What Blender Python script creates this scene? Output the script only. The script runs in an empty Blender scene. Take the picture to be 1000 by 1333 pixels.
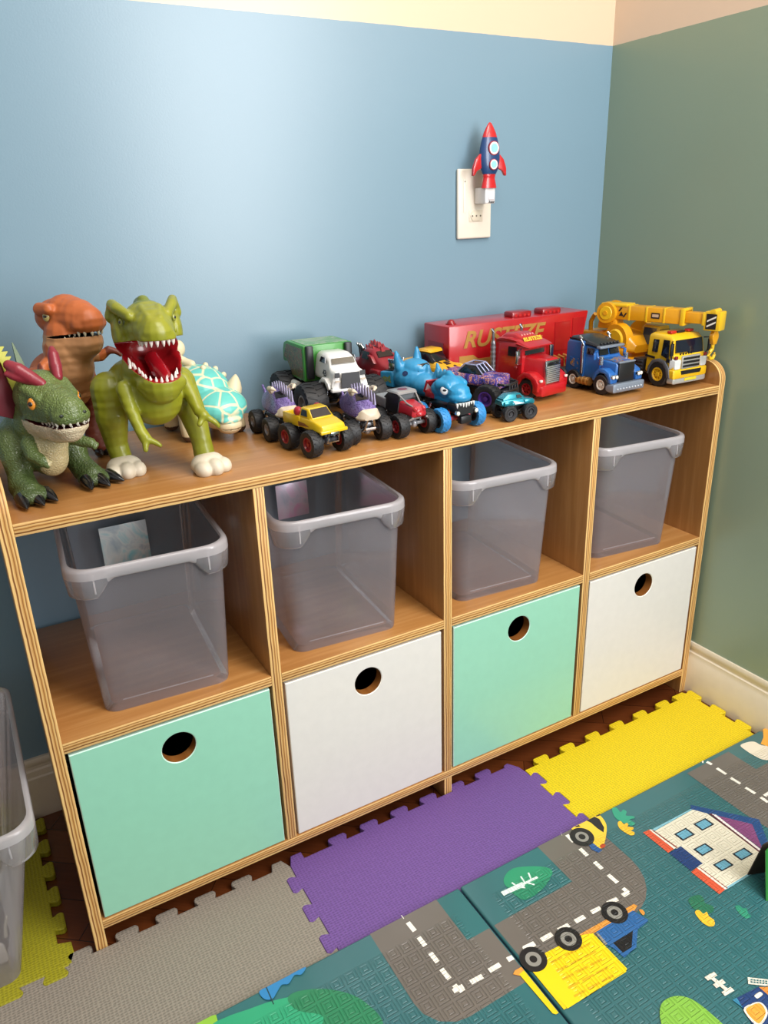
import bpy, bmesh, math, random
from math import sin, cos, pi, radians
from mathutils import Vector, Matrix, noise
from mathutils.bvhtree import BVHTree
import time; T0 = time.time()
random.seed(7)
S = bpy.context.scene
COL = S.collection

# ------------------------------------------------------------------ camera
CF = 991.3253
CAM = Vector((-0.0197, -1.2252, 0.9584))
YAW, PIT, ROL = 0.5058, -0.3738, -0.0343
cF = Vector((sin(YAW)*cos(PIT), cos(YAW)*cos(PIT), sin(PIT)))
r0 = Vector((cos(YAW), -sin(YAW), 0)); u0 = r0.cross(cF)
cR = cos(ROL)*r0 + sin(ROL)*u0
cU = -sin(ROL)*r0 + cos(ROL)*u0
def up(u, v, z):
    """point of the horizontal plane z seen at pixel u,v of the photograph"""
    d = cF + cR*((u-500)/CF) - cU*((v-666.5)/CF)
    return CAM + d*((z-CAM.z)/d.z)
cd = bpy.data.cameras.new('camera'); cam = bpy.data.objects.new('camera', cd); COL.objects.link(cam)
cam.matrix_world = Matrix((( cR.x, cU.x, -cF.x, CAM.x), (cR.y, cU.y, -cF.y, CAM.y), (cR.z, cU.z, -cF.z, CAM.z), (0, 0, 0, 1)))
cd.sensor_fit = 'HORIZONTAL'; cd.sensor_width = 36; cd.lens = 36*CF/1000; cd.clip_start = .02
S.camera = cam
S.view_settings.view_transform = 'Standard'; S.view_settings.look = 'None'

# ------------------------------------------------------------------ materials
def lin(c):
    if isinstance(c, str):
        c = c.lstrip('#'); c = tuple(int(c[i:i+2], 16)/255 for i in (0, 2, 4))
    return tuple((x/12.92 if x <= .04045 else ((x+.055)/1.055)**2.4) for x in c)
def rgba(c): return (*lin(c), 1)
class NT:
    def __init__(s, name):
        s.m = bpy.data.materials.new(name); s.m.use_nodes = True
        s.t = s.m.node_tree; s.t.nodes.clear()
        s.o = s.n('ShaderNodeOutputMaterial'); s.b = s.n('ShaderNodeBsdfPrincipled'); s.l(s.b.outputs[0], s.o.inputs[0])
    def n(s, typ, **kw):
        x = s.t.nodes.new(typ)
        for k, v in kw.items(): setattr(x, k, v)
        return x
    def l(s, a, b): s.t.links.new(a, b)
    def i(s, x, **kw):
        for k, v in kw.items(): x.inputs[k.replace('_', ' ')].default_value = v
        return x
    def math(s, op, a, b=None, clamp=False):
        x = s.n('ShaderNodeMath', operation=op, use_clamp=clamp)
        for k, v in enumerate((a, b)):
            if v is None: continue
            if isinstance(v, (int, float)): x.inputs[k].default_value = v
            else: s.l(v, x.inputs[k])
        return x.outputs[0]
    def mix(s, f, a, b, mode='MIX'):
        x = s.n('ShaderNodeMix', data_type='RGBA', blend_type=mode)
        for k, v in ((0, f), (6, a), (7, b)):
            if isinstance(v, (int, float, tuple)): x.inputs[k].default_value = v
            else: s.l(v, x.inputs[k])
        return x.outputs[2]
    def ramp(s, f, stops, interp='LINEAR'):
        x = s.n('ShaderNodeValToRGB'); s.l(f, x.inputs[0]); r = x.color_ramp; r.interpolation = interp
        while len(r.elements) < len(stops): r.elements.new(.5)
        for e, (p, c) in zip(r.elements, stops): e.position = p; e.color = rgba(c) if not isinstance(c, float) else (c, c, c, 1)
        return x.outputs[0]
    def coord(s, kind='Object'): return s.n('ShaderNodeTexCoord').outputs[kind]
    def pos(s): return s.n('ShaderNodeNewGeometry').outputs['Position']
    def scale(s, v, sc):
        x = s.n('ShaderNodeVectorMath', operation='MULTIPLY'); s.l(v, x.inputs[0]); x.inputs[1].default_value = sc; return x.outputs[0]
    def noise(s, v, sc, det=3, rough=.5, dist=0):
        x = s.n('ShaderNodeTexNoise'); s.l(v, x.inputs['Vector']); s.i(x, Scale=sc, Detail=det, Roughness=rough, Distortion=dist); return x.outputs[0]
    def bump(s, h, st, dist=.001):
        x = s.n('ShaderNodeBump'); s.l(h, x.inputs['Height']); s.i(x, Strength=st, Distance=dist); s.l(x.outputs[0], s.b.inputs['Normal'])
    def set(s, **kw):
        for k, v in kw.items(): s.b.inputs[k.replace('_', ' ')].default_value = v
        return s
def plastic(name, col, rough=.4, metal=0, coat=0, bump=0, bscale=400, spec=.5, vary=0):
    t = NT(name); t.set(Roughness=rough, Metallic=metal, Coat_Weight=coat, Coat_Roughness=.08, Specular_IOR_Level=spec)
    v = t.coord()
    n = t.noise(v, 60 if not vary else 18, 4)
    a = lin(col); k = vary or .05
    t.l(t.mix(n, (*[c*(1-k) for c in a], 1), (*[min(1, c*(1+k)) for c in a], 1)), t.b.inputs['Base Color'])
    if bump: t.bump(t.noise(v, bscale, 2), bump)
    return t.m
MC = {}
def P(col, rough=.4, metal=0, coat=0, **kw):
    k = (col, rough, metal, coat, tuple(sorted(kw.items())))
    if k not in MC: MC[k] = plastic('plastic_%s' % col.lstrip('#'), col, rough, metal, coat, **kw)
    return MC[k]
def paintmat(name, rough=.4, kind=None, bs=1, coat=0):
    """colour from the mesh's own paint attribute, with a moulded skin texture"""
    t = NT(name); t.set(Roughness=rough, Coat_Weight=coat, Coat_Roughness=.15)
    a = t.n('ShaderNodeAttribute', attribute_name='paint'); v = t.coord()
    n = t.noise(v, 40, 4)
    t.l(t.mix(.35, a.outputs['Color'], t.mix(n, (.25, .25, .25, 1), (.75, .75, .75, 1)), 'OVERLAY'), t.b.inputs['Base Color'])
    if kind == 'scale':
        x = t.n('ShaderNodeTexVoronoi', feature='DISTANCE_TO_EDGE'); t.l(v, x.inputs['Vector']); t.i(x, Scale=bs)
        t.bump(t.math('MINIMUM', x.outputs[0], .25), .7, .003)
    elif kind == 'wrinkle':
        w = t.n('ShaderNodeTexWave', bands_direction='Z'); t.l(v, w.inputs['Vector']); t.i(w, Scale=bs, Distortion=3, Detail=2)
        t.bump(w.outputs[0], .25, .002)
    return t.m

# ------------------------------------------------------------------ mesh builder (local millimetres unless k is given)
class MB:
    def __init__(s, k=.001): s.bm = bmesh.new(); s.mats = []; s.k = k
    def mi(s, m):
        if m is None: return 0
        if m not in s.mats: s.mats.append(m)
        return s.mats.index(m)
    def _fin(s, verts, m, M=None):
        i = s.mi(m); fs = set()
        for v in verts:
            for f in v.link_faces: fs.add(f)
        for f in fs: f.material_index = i
        if M is not None:
            for v in verts: v.co = M @ v.co
        return verts
    def box(s, c, d, m=None, bev=0, seg=2, M=None, taper=None):
        r = bmesh.ops.create_cube(s.bm, size=1)['verts']
        for v in r:
            if taper and v.co.z > 0: v.co.x *= taper[0]; v.co.y *= taper[1]
            v.co = Vector((v.co.x*d[0], v.co.y*d[1], v.co.z*d[2]))
        if bev:
            es = list({e for v in r for e in v.link_edges})
            o = bmesh.ops.bevel(s.bm, geom=es, offset=bev, segments=seg, profile=.5, affect='EDGES', clamp_overlap=True)
            r = list({v for f in o['faces'] for v in f.verts} | {v for v in r if v.is_valid})
            # every vertex of the island
            st = list(r); seen = set(r)
            while st:
                v = st.pop()
                for e in v.link_edges:
                    w = e.other_vert(v)
                    if w not in seen: seen.add(w); st.append(w)
            r = list(seen)
        for v in r: v.co += Vector(c)
        return s._fin(r, m, M)
    def prism(s, pts, lo, hi, axis='x', m=None, bev=0, M=None, seg=2):
        def mk(p, h): return Vector((h, p[0], p[1])) if axis == 'x' else Vector((p[0], h, p[1])) if axis == 'y' else Vector((p[0], p[1], h))
        a = [s.bm.verts.new(mk(p, lo)) for p in pts]; b = [s.bm.verts.new(mk(p, hi)) for p in pts]
        n = len(pts); fs = [s.bm.faces.new(a[::-1]), s.bm.faces.new(b)]
        for i in range(n): fs.append(s.bm.faces.new((a[i], a[(i+1) % n], b[(i+1) % n], b[i])))
        bmesh.ops.recalc_face_normals(s.bm, faces=fs)
        r = a+b
        if bev:
            es = [e for e in {e for f in fs for e in f.edges}]
            o = bmesh.ops.bevel(s.bm, geom=es, offset=bev, segments=seg, profile=.5, affect='EDGES', clamp_overlap=True)
            st = [v for f in o['faces'] for v in f.verts]; seen = set(st)
            while st:
                v = st.pop()
                for e in v.link_edges:
                    w = e.other_vert(v)
                    if w not in seen: seen.add(w); st.append(w)
            r = list(seen)
        return s._fin(r, m, M)
    def cyl(s, p0, p1, r0, r1=None, m=None, n=16, M=None, cap=True):
        p0, p1 = Vector(p0), Vector(p1); r1 = r0 if r1 is None else r1; d = p1-p0
        q = d.to_track_quat('Z', 'Y').to_matrix().to_4x4()
        r = bmesh.ops.create_cone(s.bm, cap_ends=cap, segments=n, radius1=r0, radius2=max(r1, 1e-5), depth=d.length)['verts']
        T = Matrix.Translation((p0+p1)/2) @ q
        for v in r: v.co = T @ v.co
        return s._fin(r, m, M)
    def ell(s, c, rad, m=None, n=16, M=None, rot=None):
        if isinstance(rad, (int, float)): rad = (rad,)*3
        r = bmesh.ops.create_uvsphere(s.bm, u_segments=n, v_segments=max(6, n*2//3), radius=1)['verts']
        R = rot.to_matrix().to_4x4() if rot else Matrix()
        T = Matrix.Translation(c) @ R @ Matrix.Diagonal((*rad, 1))
        for v in r: v.co = T @ v.co
        return s._fin(r, m, M)
    def loft(s, secs, m=None, M=None, cap=True, close=True):
        rows = [[s.bm.verts.new(Vector(p)) for p in sec] for sec in secs]; fs = []
        n = len(rows[0])
        for a, b in zip(rows, rows[1:]):
            for i in range(n if close else n-1):
                j = (i+1) % n
                try: fs.append(s.bm.faces.new((a[i], a[j], b[j], b[i])))
                except ValueError: pass
        if cap:
            fs.append(s.bm.faces.new(rows[0][::-1])); fs.append(s.bm.faces.new(rows[-1]))
        bmesh.ops.recalc_face_normals(s.bm, faces=fs)
        return s._fin([v for r in rows for v in r], m, M)
    def tube(s, path, r, m=None, n=10, M=None):
        path = [Vector(p) for p in path]; rr = r if isinstance(r, (list, tuple)) else [r]*len(path); secs = []
        up_ = Vector((0.13, .21, 1)).normalized()
        for i, p in enumerate(path):
            t = (path[min(i+1, len(path)-1)]-path[max(i-1, 0)]).normalized()
            a = t.cross(up_)
            if a.length < 1e-3: a = t.cross(Vector((1, 0, 0)))
            a.normalize(); b = t.cross(a)
            secs.append([p + rr[i]*(cos(2*pi*k/n)*a + sin(2*pi*k/n)*b) for k in range(n)])
        return s.loft(secs, m, M)
    def lathe(s, prof, axis='x', m=None, n=32, c=(0, 0, 0), M=None, cap=True):
        """prof: list of (radius, along)"""
        secs = []
        for r, h in prof:
            ring = []
            for k in range(n):
                a = 2*pi*k/n; x, y = max(r, 1e-4)*cos(a), max(r, 1e-4)*sin(a)
                p = (h, x, y) if axis == 'x' else (x, h, y) if axis == 'y' else (x, y, h)
                ring.append(Vector(p)+Vector(c))
            secs.append(ring)
        return s.loft(secs, m, M, cap)
    def quad(s, pts, m=None, t=.4, M=None):
        """thin plate on the given corner points, lifted along its normal"""
        p = [Vector(q) for q in pts]; nrm = (p[1]-p[0]).cross(p[2]-p[0]).normalized()
        a = [s.bm.verts.new(q-nrm*t) for q in p]; b = [s.bm.verts.new(q+nrm*t) for q in p]; n = len(p)
        fs = [s.bm.faces.new(a[::-1]), s.bm.faces.new(b)]
        for i in range(n): fs.append(s.bm.faces.new((a[i], a[(i+1) % n], b[(i+1) % n], b[i])))
        return s._fin(a+b, m, M)
    def flat(s, pts, m=None):
        f = s.bm.faces.new([s.bm.verts.new(Vector(p)) for p in pts]); f.normal_update()
        if f.normal.z < 0: f.normal_flip()
        f.material_index = s.mi(m)
    def mesh(s, name, angle=35):
        for v in s.bm.verts: v.co *= s.k
        me = bpy.data.meshes.new(name); s.bm.to_mesh(me); s.bm.free()
        for m in s.mats: me.materials.append(m)
        if angle is not None:
            me.polygons.foreach_set('use_smooth', [True]*len(me.polygons)); me.set_sharp_from_angle(angle=radians(angle))
        return me
    def build(s, name, parent=None, loc=None, rot=None, label=None, angle=35):
        return mk(name, s.mesh(name, angle), parent, loc, rot, label)
def mk(name, me, parent=None, loc=None, rot=None, label=None):
    o = bpy.data.objects.new(name, me); COL.objects.link(o)
    if parent is not None: o.parent = parent
    if loc is not None: o.location = loc
    if rot is not None: o.rotation_euler = rot
    if label: o['label'] = label
    return o
def tag(o, label, cat, group=None, kind=None):
    o['label'] = label; o['category'] = cat
    if group: o['group'] = group
    if kind: o['kind'] = kind
    return o
def thing(name, label, cat, loc=(0, 0, 0), rz=0, group=None):
    o = bpy.data.objects.new(name, None); COL.objects.link(o); o.empty_display_size = .02
    o.location = loc; o.rotation_euler = (0, 0, rz)
    return tag(o, label, cat, group)
def struct(o): o['kind'] = 'structure'; return o
def rsec(y, hb, ht, z0, z1, r, n=3, xc=0):
    """rounded cross-section at y: half widths at bottom and top"""
    out = []
    for (cx, cz, a0) in ((hb, z0, -90), (ht, z1, 0), (-ht, z1, 90), (-hb, z0, 180)):
        sx = 1 if cx > 0 else -1
        px, pz = cx - sx*r, cz + (r if cz == z0 else -r)
        for k in range(n+1):
            a = radians(a0 + 90*k/n); out.append((xc+px + r*cos(a), y, pz + r*sin(a)))
    return out
def rrect(w, d, r, z, n=4, c=(0, 0)):
    out = []
    for (sx, sy, a0) in ((1, -1, -90), (1, 1, 0), (-1, 1, 90), (-1, -1, 180)):
        for k in range(n+1):
            a = radians(a0+90*k/n); out.append((c[0]+sx*(w/2-r)+r*cos(a), c[1]+sy*(d/2-r)+r*sin(a), z))
    return out
def text(body, name, parent, size, loc, rot, m, shear=0, ext=.0003, bold=0, sx=1, label=None):
    cu = bpy.data.curves.new(name, 'FONT'); cu.body = body; cu.size = size; cu.shear = shear; cu.extrude = ext; cu.offset = bold
    cu.align_x = 'CENTER'; cu.align_y = 'CENTER'
    t = bpy.data.objects.new(name+'_curve', cu); COL.objects.link(t)
    dg = bpy.context.evaluated_depsgraph_get(); me = bpy.data.meshes.new_from_object(t.evaluated_get(dg))
    bpy.data.objects.remove(t)
    me.materials.clear(); me.materials.append(m)
    o = mk(name, me, parent, loc, rot, label); o.scale = (sx, 1, 1)
    return o

# ------------------------------------------------------------------ organic bodies: shapes merged into one skin
def skin(shapes, voxel, smooth, cuts=None):
    """shapes in mm: ('l', [(p, r), ...]) tapering limbs, ('e', c, radii[, euler]) ellipsoids -> one continuous mesh in metres"""
    def raw(sh, name):
        mb = MB(1); VV, FF = [], []
        def ball(c, rad, nu=14, rot=None):
            nv = max(6, nu*2//3); R = rot.to_matrix() if rot else None; b0 = len(VV); rad = (rad,)*3 if isinstance(rad, (int, float)) else rad
            for i in range(nv+1):
                th = pi*i/nv
                for k in range(nu if 0 < i < nv else 1):
                    q = Vector((rad[0]*sin(th)*cos(2*pi*k/nu), rad[1]*sin(th)*sin(2*pi*k/nu), rad[2]*cos(th)))
                    VV.append(Vector(c)+(R @ q if R else q))
            row = lambda i: b0 if i == 0 else b0+1+(i-1)*nu
            for k in range(nu):
                j = (k+1) % nu
                FF.append((b0, row(1)+k, row(1)+j)); FF.append((row(nv), row(nv-1)+j, row(nv-1)+k))
                for i in range(1, nv-1): FF.append((row(i)+k, row(i+1)+k, row(i+1)+j, row(i)+j))
        for q in sh:
            if q[0] == 'l':
                pr = [(Vector(p), r) for p, r in q[1]]
                for p, r in pr: ball(p, r, 14)
                for (a, ra), (b, rb) in zip(pr, pr[1:]):
                    st = max(2, int((b-a).length/(.35*min(ra, rb)+.5)))
                    for i in range(1, st): ball(a.lerp(b, i/st), ra+(rb-ra)*i/st, 12)
            elif q[0] == 'e':
                ball(q[1], q[2], 20, q[3] if len(q) > 3 else None)
            elif q[0] == 'p':
                mb.prism(q[1], q[2], q[3], q[4])
        o = len(VV)
        for v in mb.bm.verts: v.index = v.index
        mb.bm.verts.index_update()
        VV.extend(v.co.copy() for v in mb.bm.verts); FF.extend(tuple(o+v.index for v in f.verts) for f in mb.bm.faces); mb.bm.free()
        me = bpy.data.meshes.new(name); me.from_pydata(VV, [], FF); return mk(name, me)
    def remesh(o, sm, vx=voxel):
        md = o.modifiers.new('r', 'REMESH'); md.mode = 'VOXEL'; md.voxel_size = vx; md.use_smooth_shade = True
        if sm: s_ = o.modifiers.new('s', 'SMOOTH'); s_.factor = .5; s_.iterations = sm
        dg = bpy.context.evaluated_depsgraph_get(); dg.update()
        me = bpy.data.meshes.new_from_object(o.evaluated_get(dg)); o.modifiers.clear(); o.data = me
        return o
    o = remesh(raw(shapes, 'body'), smooth); red = None
    if cuts:
        c = remesh(raw(cuts, 'cut'), 3, 2.3)
        md = o.modifiers.new('b', 'BOOLEAN'); md.operation = 'DIFFERENCE'; md.object = c; md.solver = 'EXACT'
        dg = bpy.context.evaluated_depsgraph_get(); dg.update()
        me = bpy.data.meshes.new_from_object(o.evaluated_get(dg))
        bv = BVHTree.FromPolygons([v.co for v in c.data.vertices], [p.vertices[:] for p in c.data.polygons])
        o.modifiers.clear(); o.data = me; red = []
        for p in me.polygons:
            d = bv.find_nearest(p.center)[3]
            red.append(d is not None and d < .22)
        bpy.data.objects.remove(c)
    me = o.data; bpy.data.objects.remove(o)
    print('skin', round(time.time()-T0, 1), len(me.polygons))
    return me, red
def paint(me, fn, mats, red=None):
    me.materials.clear()
    for m in mats: me.materials.append(m)
    a = me.color_attributes.new('paint', 'FLOAT_COLOR', 'POINT')
    buf = []
    nor = [v.normal.copy() for v in me.vertices]
    for v, n in zip(me.vertices, nor): buf += [*lin(fn(v.co, n)), 1]
    a.data.foreach_set('color', buf)
    for i, p in enumerate(me.polygons):
        p.use_smooth = True; p.material_index = 1 if (red and red[i]) else 0
    for v in me.vertices: v.co *= .001
    return me
def mixc(a, b, t):
    t = max(0, min(1, t)); h = lambda c: tuple(int(c[i:i+2], 16)/255 for i in (1, 3, 5))
    a = h(a) if isinstance(a, str) else a; b = h(b) if isinstance(b, str) else b
    return tuple(x+(y-x)*t for x, y in zip(a, b))
def bvh_of(me, k=1000):
    return BVHTree.FromPolygons([v.co*k for v in me.vertices], [p.vertices[:] for p in me.polygons])
# ================================================================== ROOM
def wallmat(name, low, split, high='#efdcc0', rough=.30):
    t = NT(name); p = t.pos(); x = t.n('ShaderNodeSeparateXYZ'); t.l(p, x.inputs[0])
    f = t.math('GREATER_THAN', t.math('ADD', x.outputs[2], t.math('MULTIPLY', t.noise(p, 60, 2), .0015)), split)
    n = t.noise(p, 2.2, 3); a = lin(low)
    lo = t.mix(n, (*[c*.95 for c in a], 1), (*[c*1.05 for c in a], 1))
    t.l(t.mix(f, lo, rgba(high)), t.b.inputs['Base Color']); t.set(Roughness=rough, Specular_IOR_Level=.55)
    t.bump(t.noise(p, 350, 3, .6), .10, .001)
    return t.m
ZL = 1.2394; XC = 1.188
blue = wallmat('blue_wall_paint', '#7793a3', ZL, '#d3bfa3'); green = wallmat('green_wall_paint', '#8b9c87', ZL, '#e0c6ae')
def plain(name, boxes, m, **kw):
    mb = MB(1)
    for c, d in boxes: mb.box(c, d, m, **kw)
    return mb.build(name)
struct(plain('wall_back', [((-.6, .04, 1.2), (3.7, .08, 2.56))], blue))
struct(plain('wall_right', [((XC+.04, -1.6, 1.2), (.08, 3.28, 2.56))], green))
def floormat():
    t = NT('dark_parquet'); p = t.pos()
    m = t.n('ShaderNodeMapping'); t.l(p, m.inputs[0]); m.inputs['Rotation'].default_value = (0, 0, radians(38))
    b = t.n('ShaderNodeTexBrick'); t.l(m.outputs[0], b.inputs['Vector'])
    t.i(b, Scale=1, Color1=rgba('#4d2511'), Color2=rgba('#6a3719'), Mortar=rgba('#331709'), Mortar_Size=.0007, Brick_Width=.32, Row_Height=.065)
    g = t.noise(t.scale(m.outputs[0], (6, 90, 1)), 3, 4)
    t.l(t.mix(.5, b.outputs['Color'], t.mix(g, (.2, .2, .2, 1), (.75, .75, .75, 1)), 'OVERLAY'), t.b.inputs['Base Color'])
    t.set(Roughness=.25, Coat_Weight=.3)
    return t.m
struct(plain('floor', [((-.6, -1.6, -.02), (3.6, 3.2, .04))], floormat()))
trimm = P('#dccfb8', .35, coat=.2)
bp = [(0, 0), (1, 0), (1, .080), (.8, .0825), (.75, .0935), (.5, .096), (.45, .101), (.62, .104), (.62, .112), (.45, .1155), (0, .1155)]
mb = MB(1); mb.prism([(-a*.012, z) for a, z in bp], -2.4, XC, 'x', trimm); struct(mb.build('baseboard_back'))
mb = MB(1); mb.prism([(XC-a*.0085, z) for a, z in bp], -3.2, -.0005, 'y', trimm); struct(mb.build('baseboard_right'))

# ================================================================== SHELF
def woodmat(name, axis, a='#b0773c', b='#c8904f'):
    t = NT(name); v = t.pos()
    sc = {'x': (3, 55, 55), 'y': (55, 3, 55), 'z': (55, 55, 3)}[axis]
    g = t.noise(t.scale(v, sc), 1.6, 5, .6, .6)
    w = t.n('ShaderNodeTexWave', bands_direction={'x': 'Y', 'y': 'X', 'z': 'Y'}[axis]); t.l(t.scale(v, {'x': (.6, 6, 6), 'y': (6, .6, 6), 'z': (6, 6, .6)}[axis]), w.inputs['Vector']); t.i(w, Scale=2.2, Distortion=9, Detail=3)
    g2 = t.noise(v, 4, 3)
    c = t.ramp(t.math('ADD', t.math('MULTIPLY', g, .62), t.math('ADD', t.math('MULTIPLY', w.outputs[0], .08), t.math('MULTIPLY', g2, .3))), [(.3, mixc(a, '#5a3312', .16)), (.5, a), (.7, b)])
    t.l(c, t.b.inputs['Base Color']); t.set(Roughness=.33, Coat_Weight=.25, Coat_Roughness=.2)
    t.bump(g, .08)
    return t.m
def plymat(name, axis, th=.0154):
    t = NT(name); o = t.coord(); x = t.n('ShaderNodeSeparateXYZ'); t.l(o, x.inputs[0])
    u = {'x': x.outputs[0], 'z': x.outputs[2]}[axis]
    n = t.noise(t.scale(o, (14, 14, 220) if axis == 'z' else (220, 14, 14)), 1, 3)
    n2 = t.noise(t.scale(o, (9, 9, 9)), 3, 2)
    f = t.math('ADD', t.math('ADD', t.math('MULTIPLY', u, 1/th), .5), t.math('MULTIPLY', t.math('ADD', n2, -.5), .16))
    L, D, M_ = '#e0b877', '#7e4c20', '#bd8a4a'
    c = t.ramp(f, [(0, M_), (.05, L), (.2, L), (.24, D), (.31, D), (.36, L), (.5, M_), (.54, D), (.6, M_), (.7, L), (.76, D), (.82, M_), (.88, L), (1, L)])
    c = t.mix(.55, c, t.mix(n, (.25, .25, .25, 1), (.72, .72, .72, 1)), 'OVERLAY')
    t.l(c, t.b.inputs['Base Color']); t.set(Roughness=.45)
    return t.m
WX, WZ, WY = woodmat('plywood_face_along', 'x', '#a8743e', '#b98852'), woodmat('plywood_face_upright', 'z', '#9c6c3a', '#ae7e4a'), woodmat('plywood_face_deep', 'y', '#8a5526', '#a06a34')
EZ, EX = plymat('plywood_edge_layers_flat', 'z'), plymat('plywood_edge_layers_upright', 'x')
D = .3435; YB = -.0135; TH = .0154; ZT, ZM, ZB = .6522, .3562, .0578
XS = [0, .2784, .5704, .8642, 1.1637]
cab = thing('toy_shelf', 'long plywood shelf unit with four open bays above four drawers against blue wall', 'shelf', (.58, -.178, 0))
def local(o): o.parent = cab; o.location = Vector(o.location)-Vector((.58, -.178, 0)); return o
def board(name, x0, x1, y0, y1, z0, z1, face, edge, bev=.0008):
    mb = MB(1); mb.box((0, 0, 0), (x1-x0, y1-y0, z1-z0), face, bev)
    me = mb.mesh(name, 30); me.materials.append(edge)
    for p in me.polygons:
        if p.normal.y < -.6: p.material_index = 1
    return local(mk(name, me, None, ((x0+x1)/2, (y0+y1)/2, (z0+z1)/2)))
board('top_board', 0, XS[4], -D, YB, ZT-TH, ZT, WX, EZ)
board('bottom_board', 0, XS[4], -D, YB, ZB-TH, ZB, WX, EZ)
for i in range(3):
    z0 = 0 if i == 1 else ZB
    if i == 1: board('divider', XS[2], XS[2]+TH, -D+.0006, YB, 0, ZB-TH, WZ, EX).name = 'foot_panel'
    board('divider', XS[i+1], XS[i+1]+TH, -D+.0006, YB, ZB, ZT-TH, WZ, EX)
for i in range(4):
    board('shelf_board', XS[i]+(TH if i else 0), XS[i+1], -D, YB, ZM-TH, ZM, WX, EZ)
for x0 in (-TH, XS[4]):
    R = .034; zt = .693; pts = [(YB, 0), (YB, zt)]
    for k in range(9):
        a = radians(90+90*k/8); pts.append((-D+R+R*cos(a), zt-R+R*sin(a)))
    pts.append((-D, 0))
    mb = MB(1); mb.prism([(y+.178, z-.34) for y, z in pts], -TH/2, TH/2, 'x', WZ, bev=.0008, seg=1)
    me = mb.mesh('side_panel', 30); me.materials.append(EX)
    for p in me.polygons:
        if p.normal.y < -.5 or (p.normal.z > .3): p.material_index = 1
    local(mk('side_panel', me, None, (x0+TH/2, -.178, .34)))
def holeplate(w, h, t, cx, cz, r, front, edge, inner):
    """plate in x-z, front at y=-t, with a finger hole"""
    mb = MB(1); bm = mb.bm; N = 48; ci, so = [], []
    for k in range(N):
        a = 2*pi*k/N+pi/4; dx, dz = cos(a), sin(a)
        ci.append((cx+r*dx, cz+r*dz))
        s = min((((w/2-cx) if dx > 0 else (-w/2-cx))/dx) if abs(dx) > 1e-6 else 9, (((h/2-cz) if dz > 0 else (-h/2-cz))/dz) if abs(dz) > 1e-6 else 9)
        so.append((cx+s*dx, cz+s*dz))
    for (px, pz) in ((w/2, h/2), (-w/2, h/2), (-w/2, -h/2), (w/2, -h/2)):   # put a sample on each corner
        k = min(range(N), key=lambda q: (so[q][0]-px)**2+(so[q][1]-pz)**2); so[k] = (px, pz)
    b = .0011
    ins = [(max(-w/2+b, min(w/2-b, x)), max(-h/2+b, min(h/2-b, z))) for x, z in so]
    cb = [(cx+(x-cx)*(r+b)/r, cz+(z-cz)*(r+b)/r) for x, z in ci]
    R = lambda pts, y: [bm.verts.new((x, y, z)) for x, z in pts]
    A, B, C_, D_, E_, F_ = R(so, 0), R(so, -t+b), R(ins, -t), R(cb, -t), R(ci, -t+b), R(ci, 0)
    im = [mb.mi(m) for m in (edge, edge, front, edge, inner, inner)]
    rows = [A, B, C_, D_, E_, F_, A]
    for i in range(6):
        for k in range(N):
            j = (k+1) % N
            f = bm.faces.new((rows[i][k], rows[i][j], rows[i+1][j], rows[i+1][k])); f.material_index = im[i]
    bmesh.ops.recalc_face_normals(bm, faces=bm.faces[:])
    return mb.mesh('drawer_front', 25)
mint = P('#91cbb0', .38, coat=.15); white = P('#d9d5ce', .36, coat=.15); edgew = P('#f0eadc', .4); holem = WY; darkw = P('#4a2a12', .6)
mintw = P('#c9ecd9', .4)
for i in range(4):
    x0 = XS[i]+(TH if i else 0)+.0042; x1 = XS[i+1]-.0042 if i < 3 else XS[4]-.003
    z0, z1 = ZB+.0012, ZM-TH-.0050
    w, h = x1-x0, z1-z0; cx, cz = (x0+x1)/2, (z0+z1)/2
    mb = MB(1); t = .009; yb, yf = -.045, -D+.0185
    for c, d in (((0, 0, -h/2+.012), (w-.012, .27, .006)), ((-w/2+.010, 0, -.02), (t, .27, h-.06)), ((w/2-.010, 0, -.02), (t, .27, h-.06)), ((0, .13, -.02), (w-.012, t, h-.06))): mb.box(c, d, darkw)
    dr = local(mb.build('drawer', None, (cx, -.186, cz)))
    hole = (0, .291-cz+.001)
    fr = mk('drawer_front', holeplate(w, h, .0165, hole[0], hole[1], .0232, mint if i % 2 == 0 else white, mintw if i % 2 == 0 else edgew, holem), dr, (0, -D+.0178+.186, 0), label=('mint green laminated front with round finger hole' if i % 2 == 0 else 'white laminated front with round finger hole'))

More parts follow.
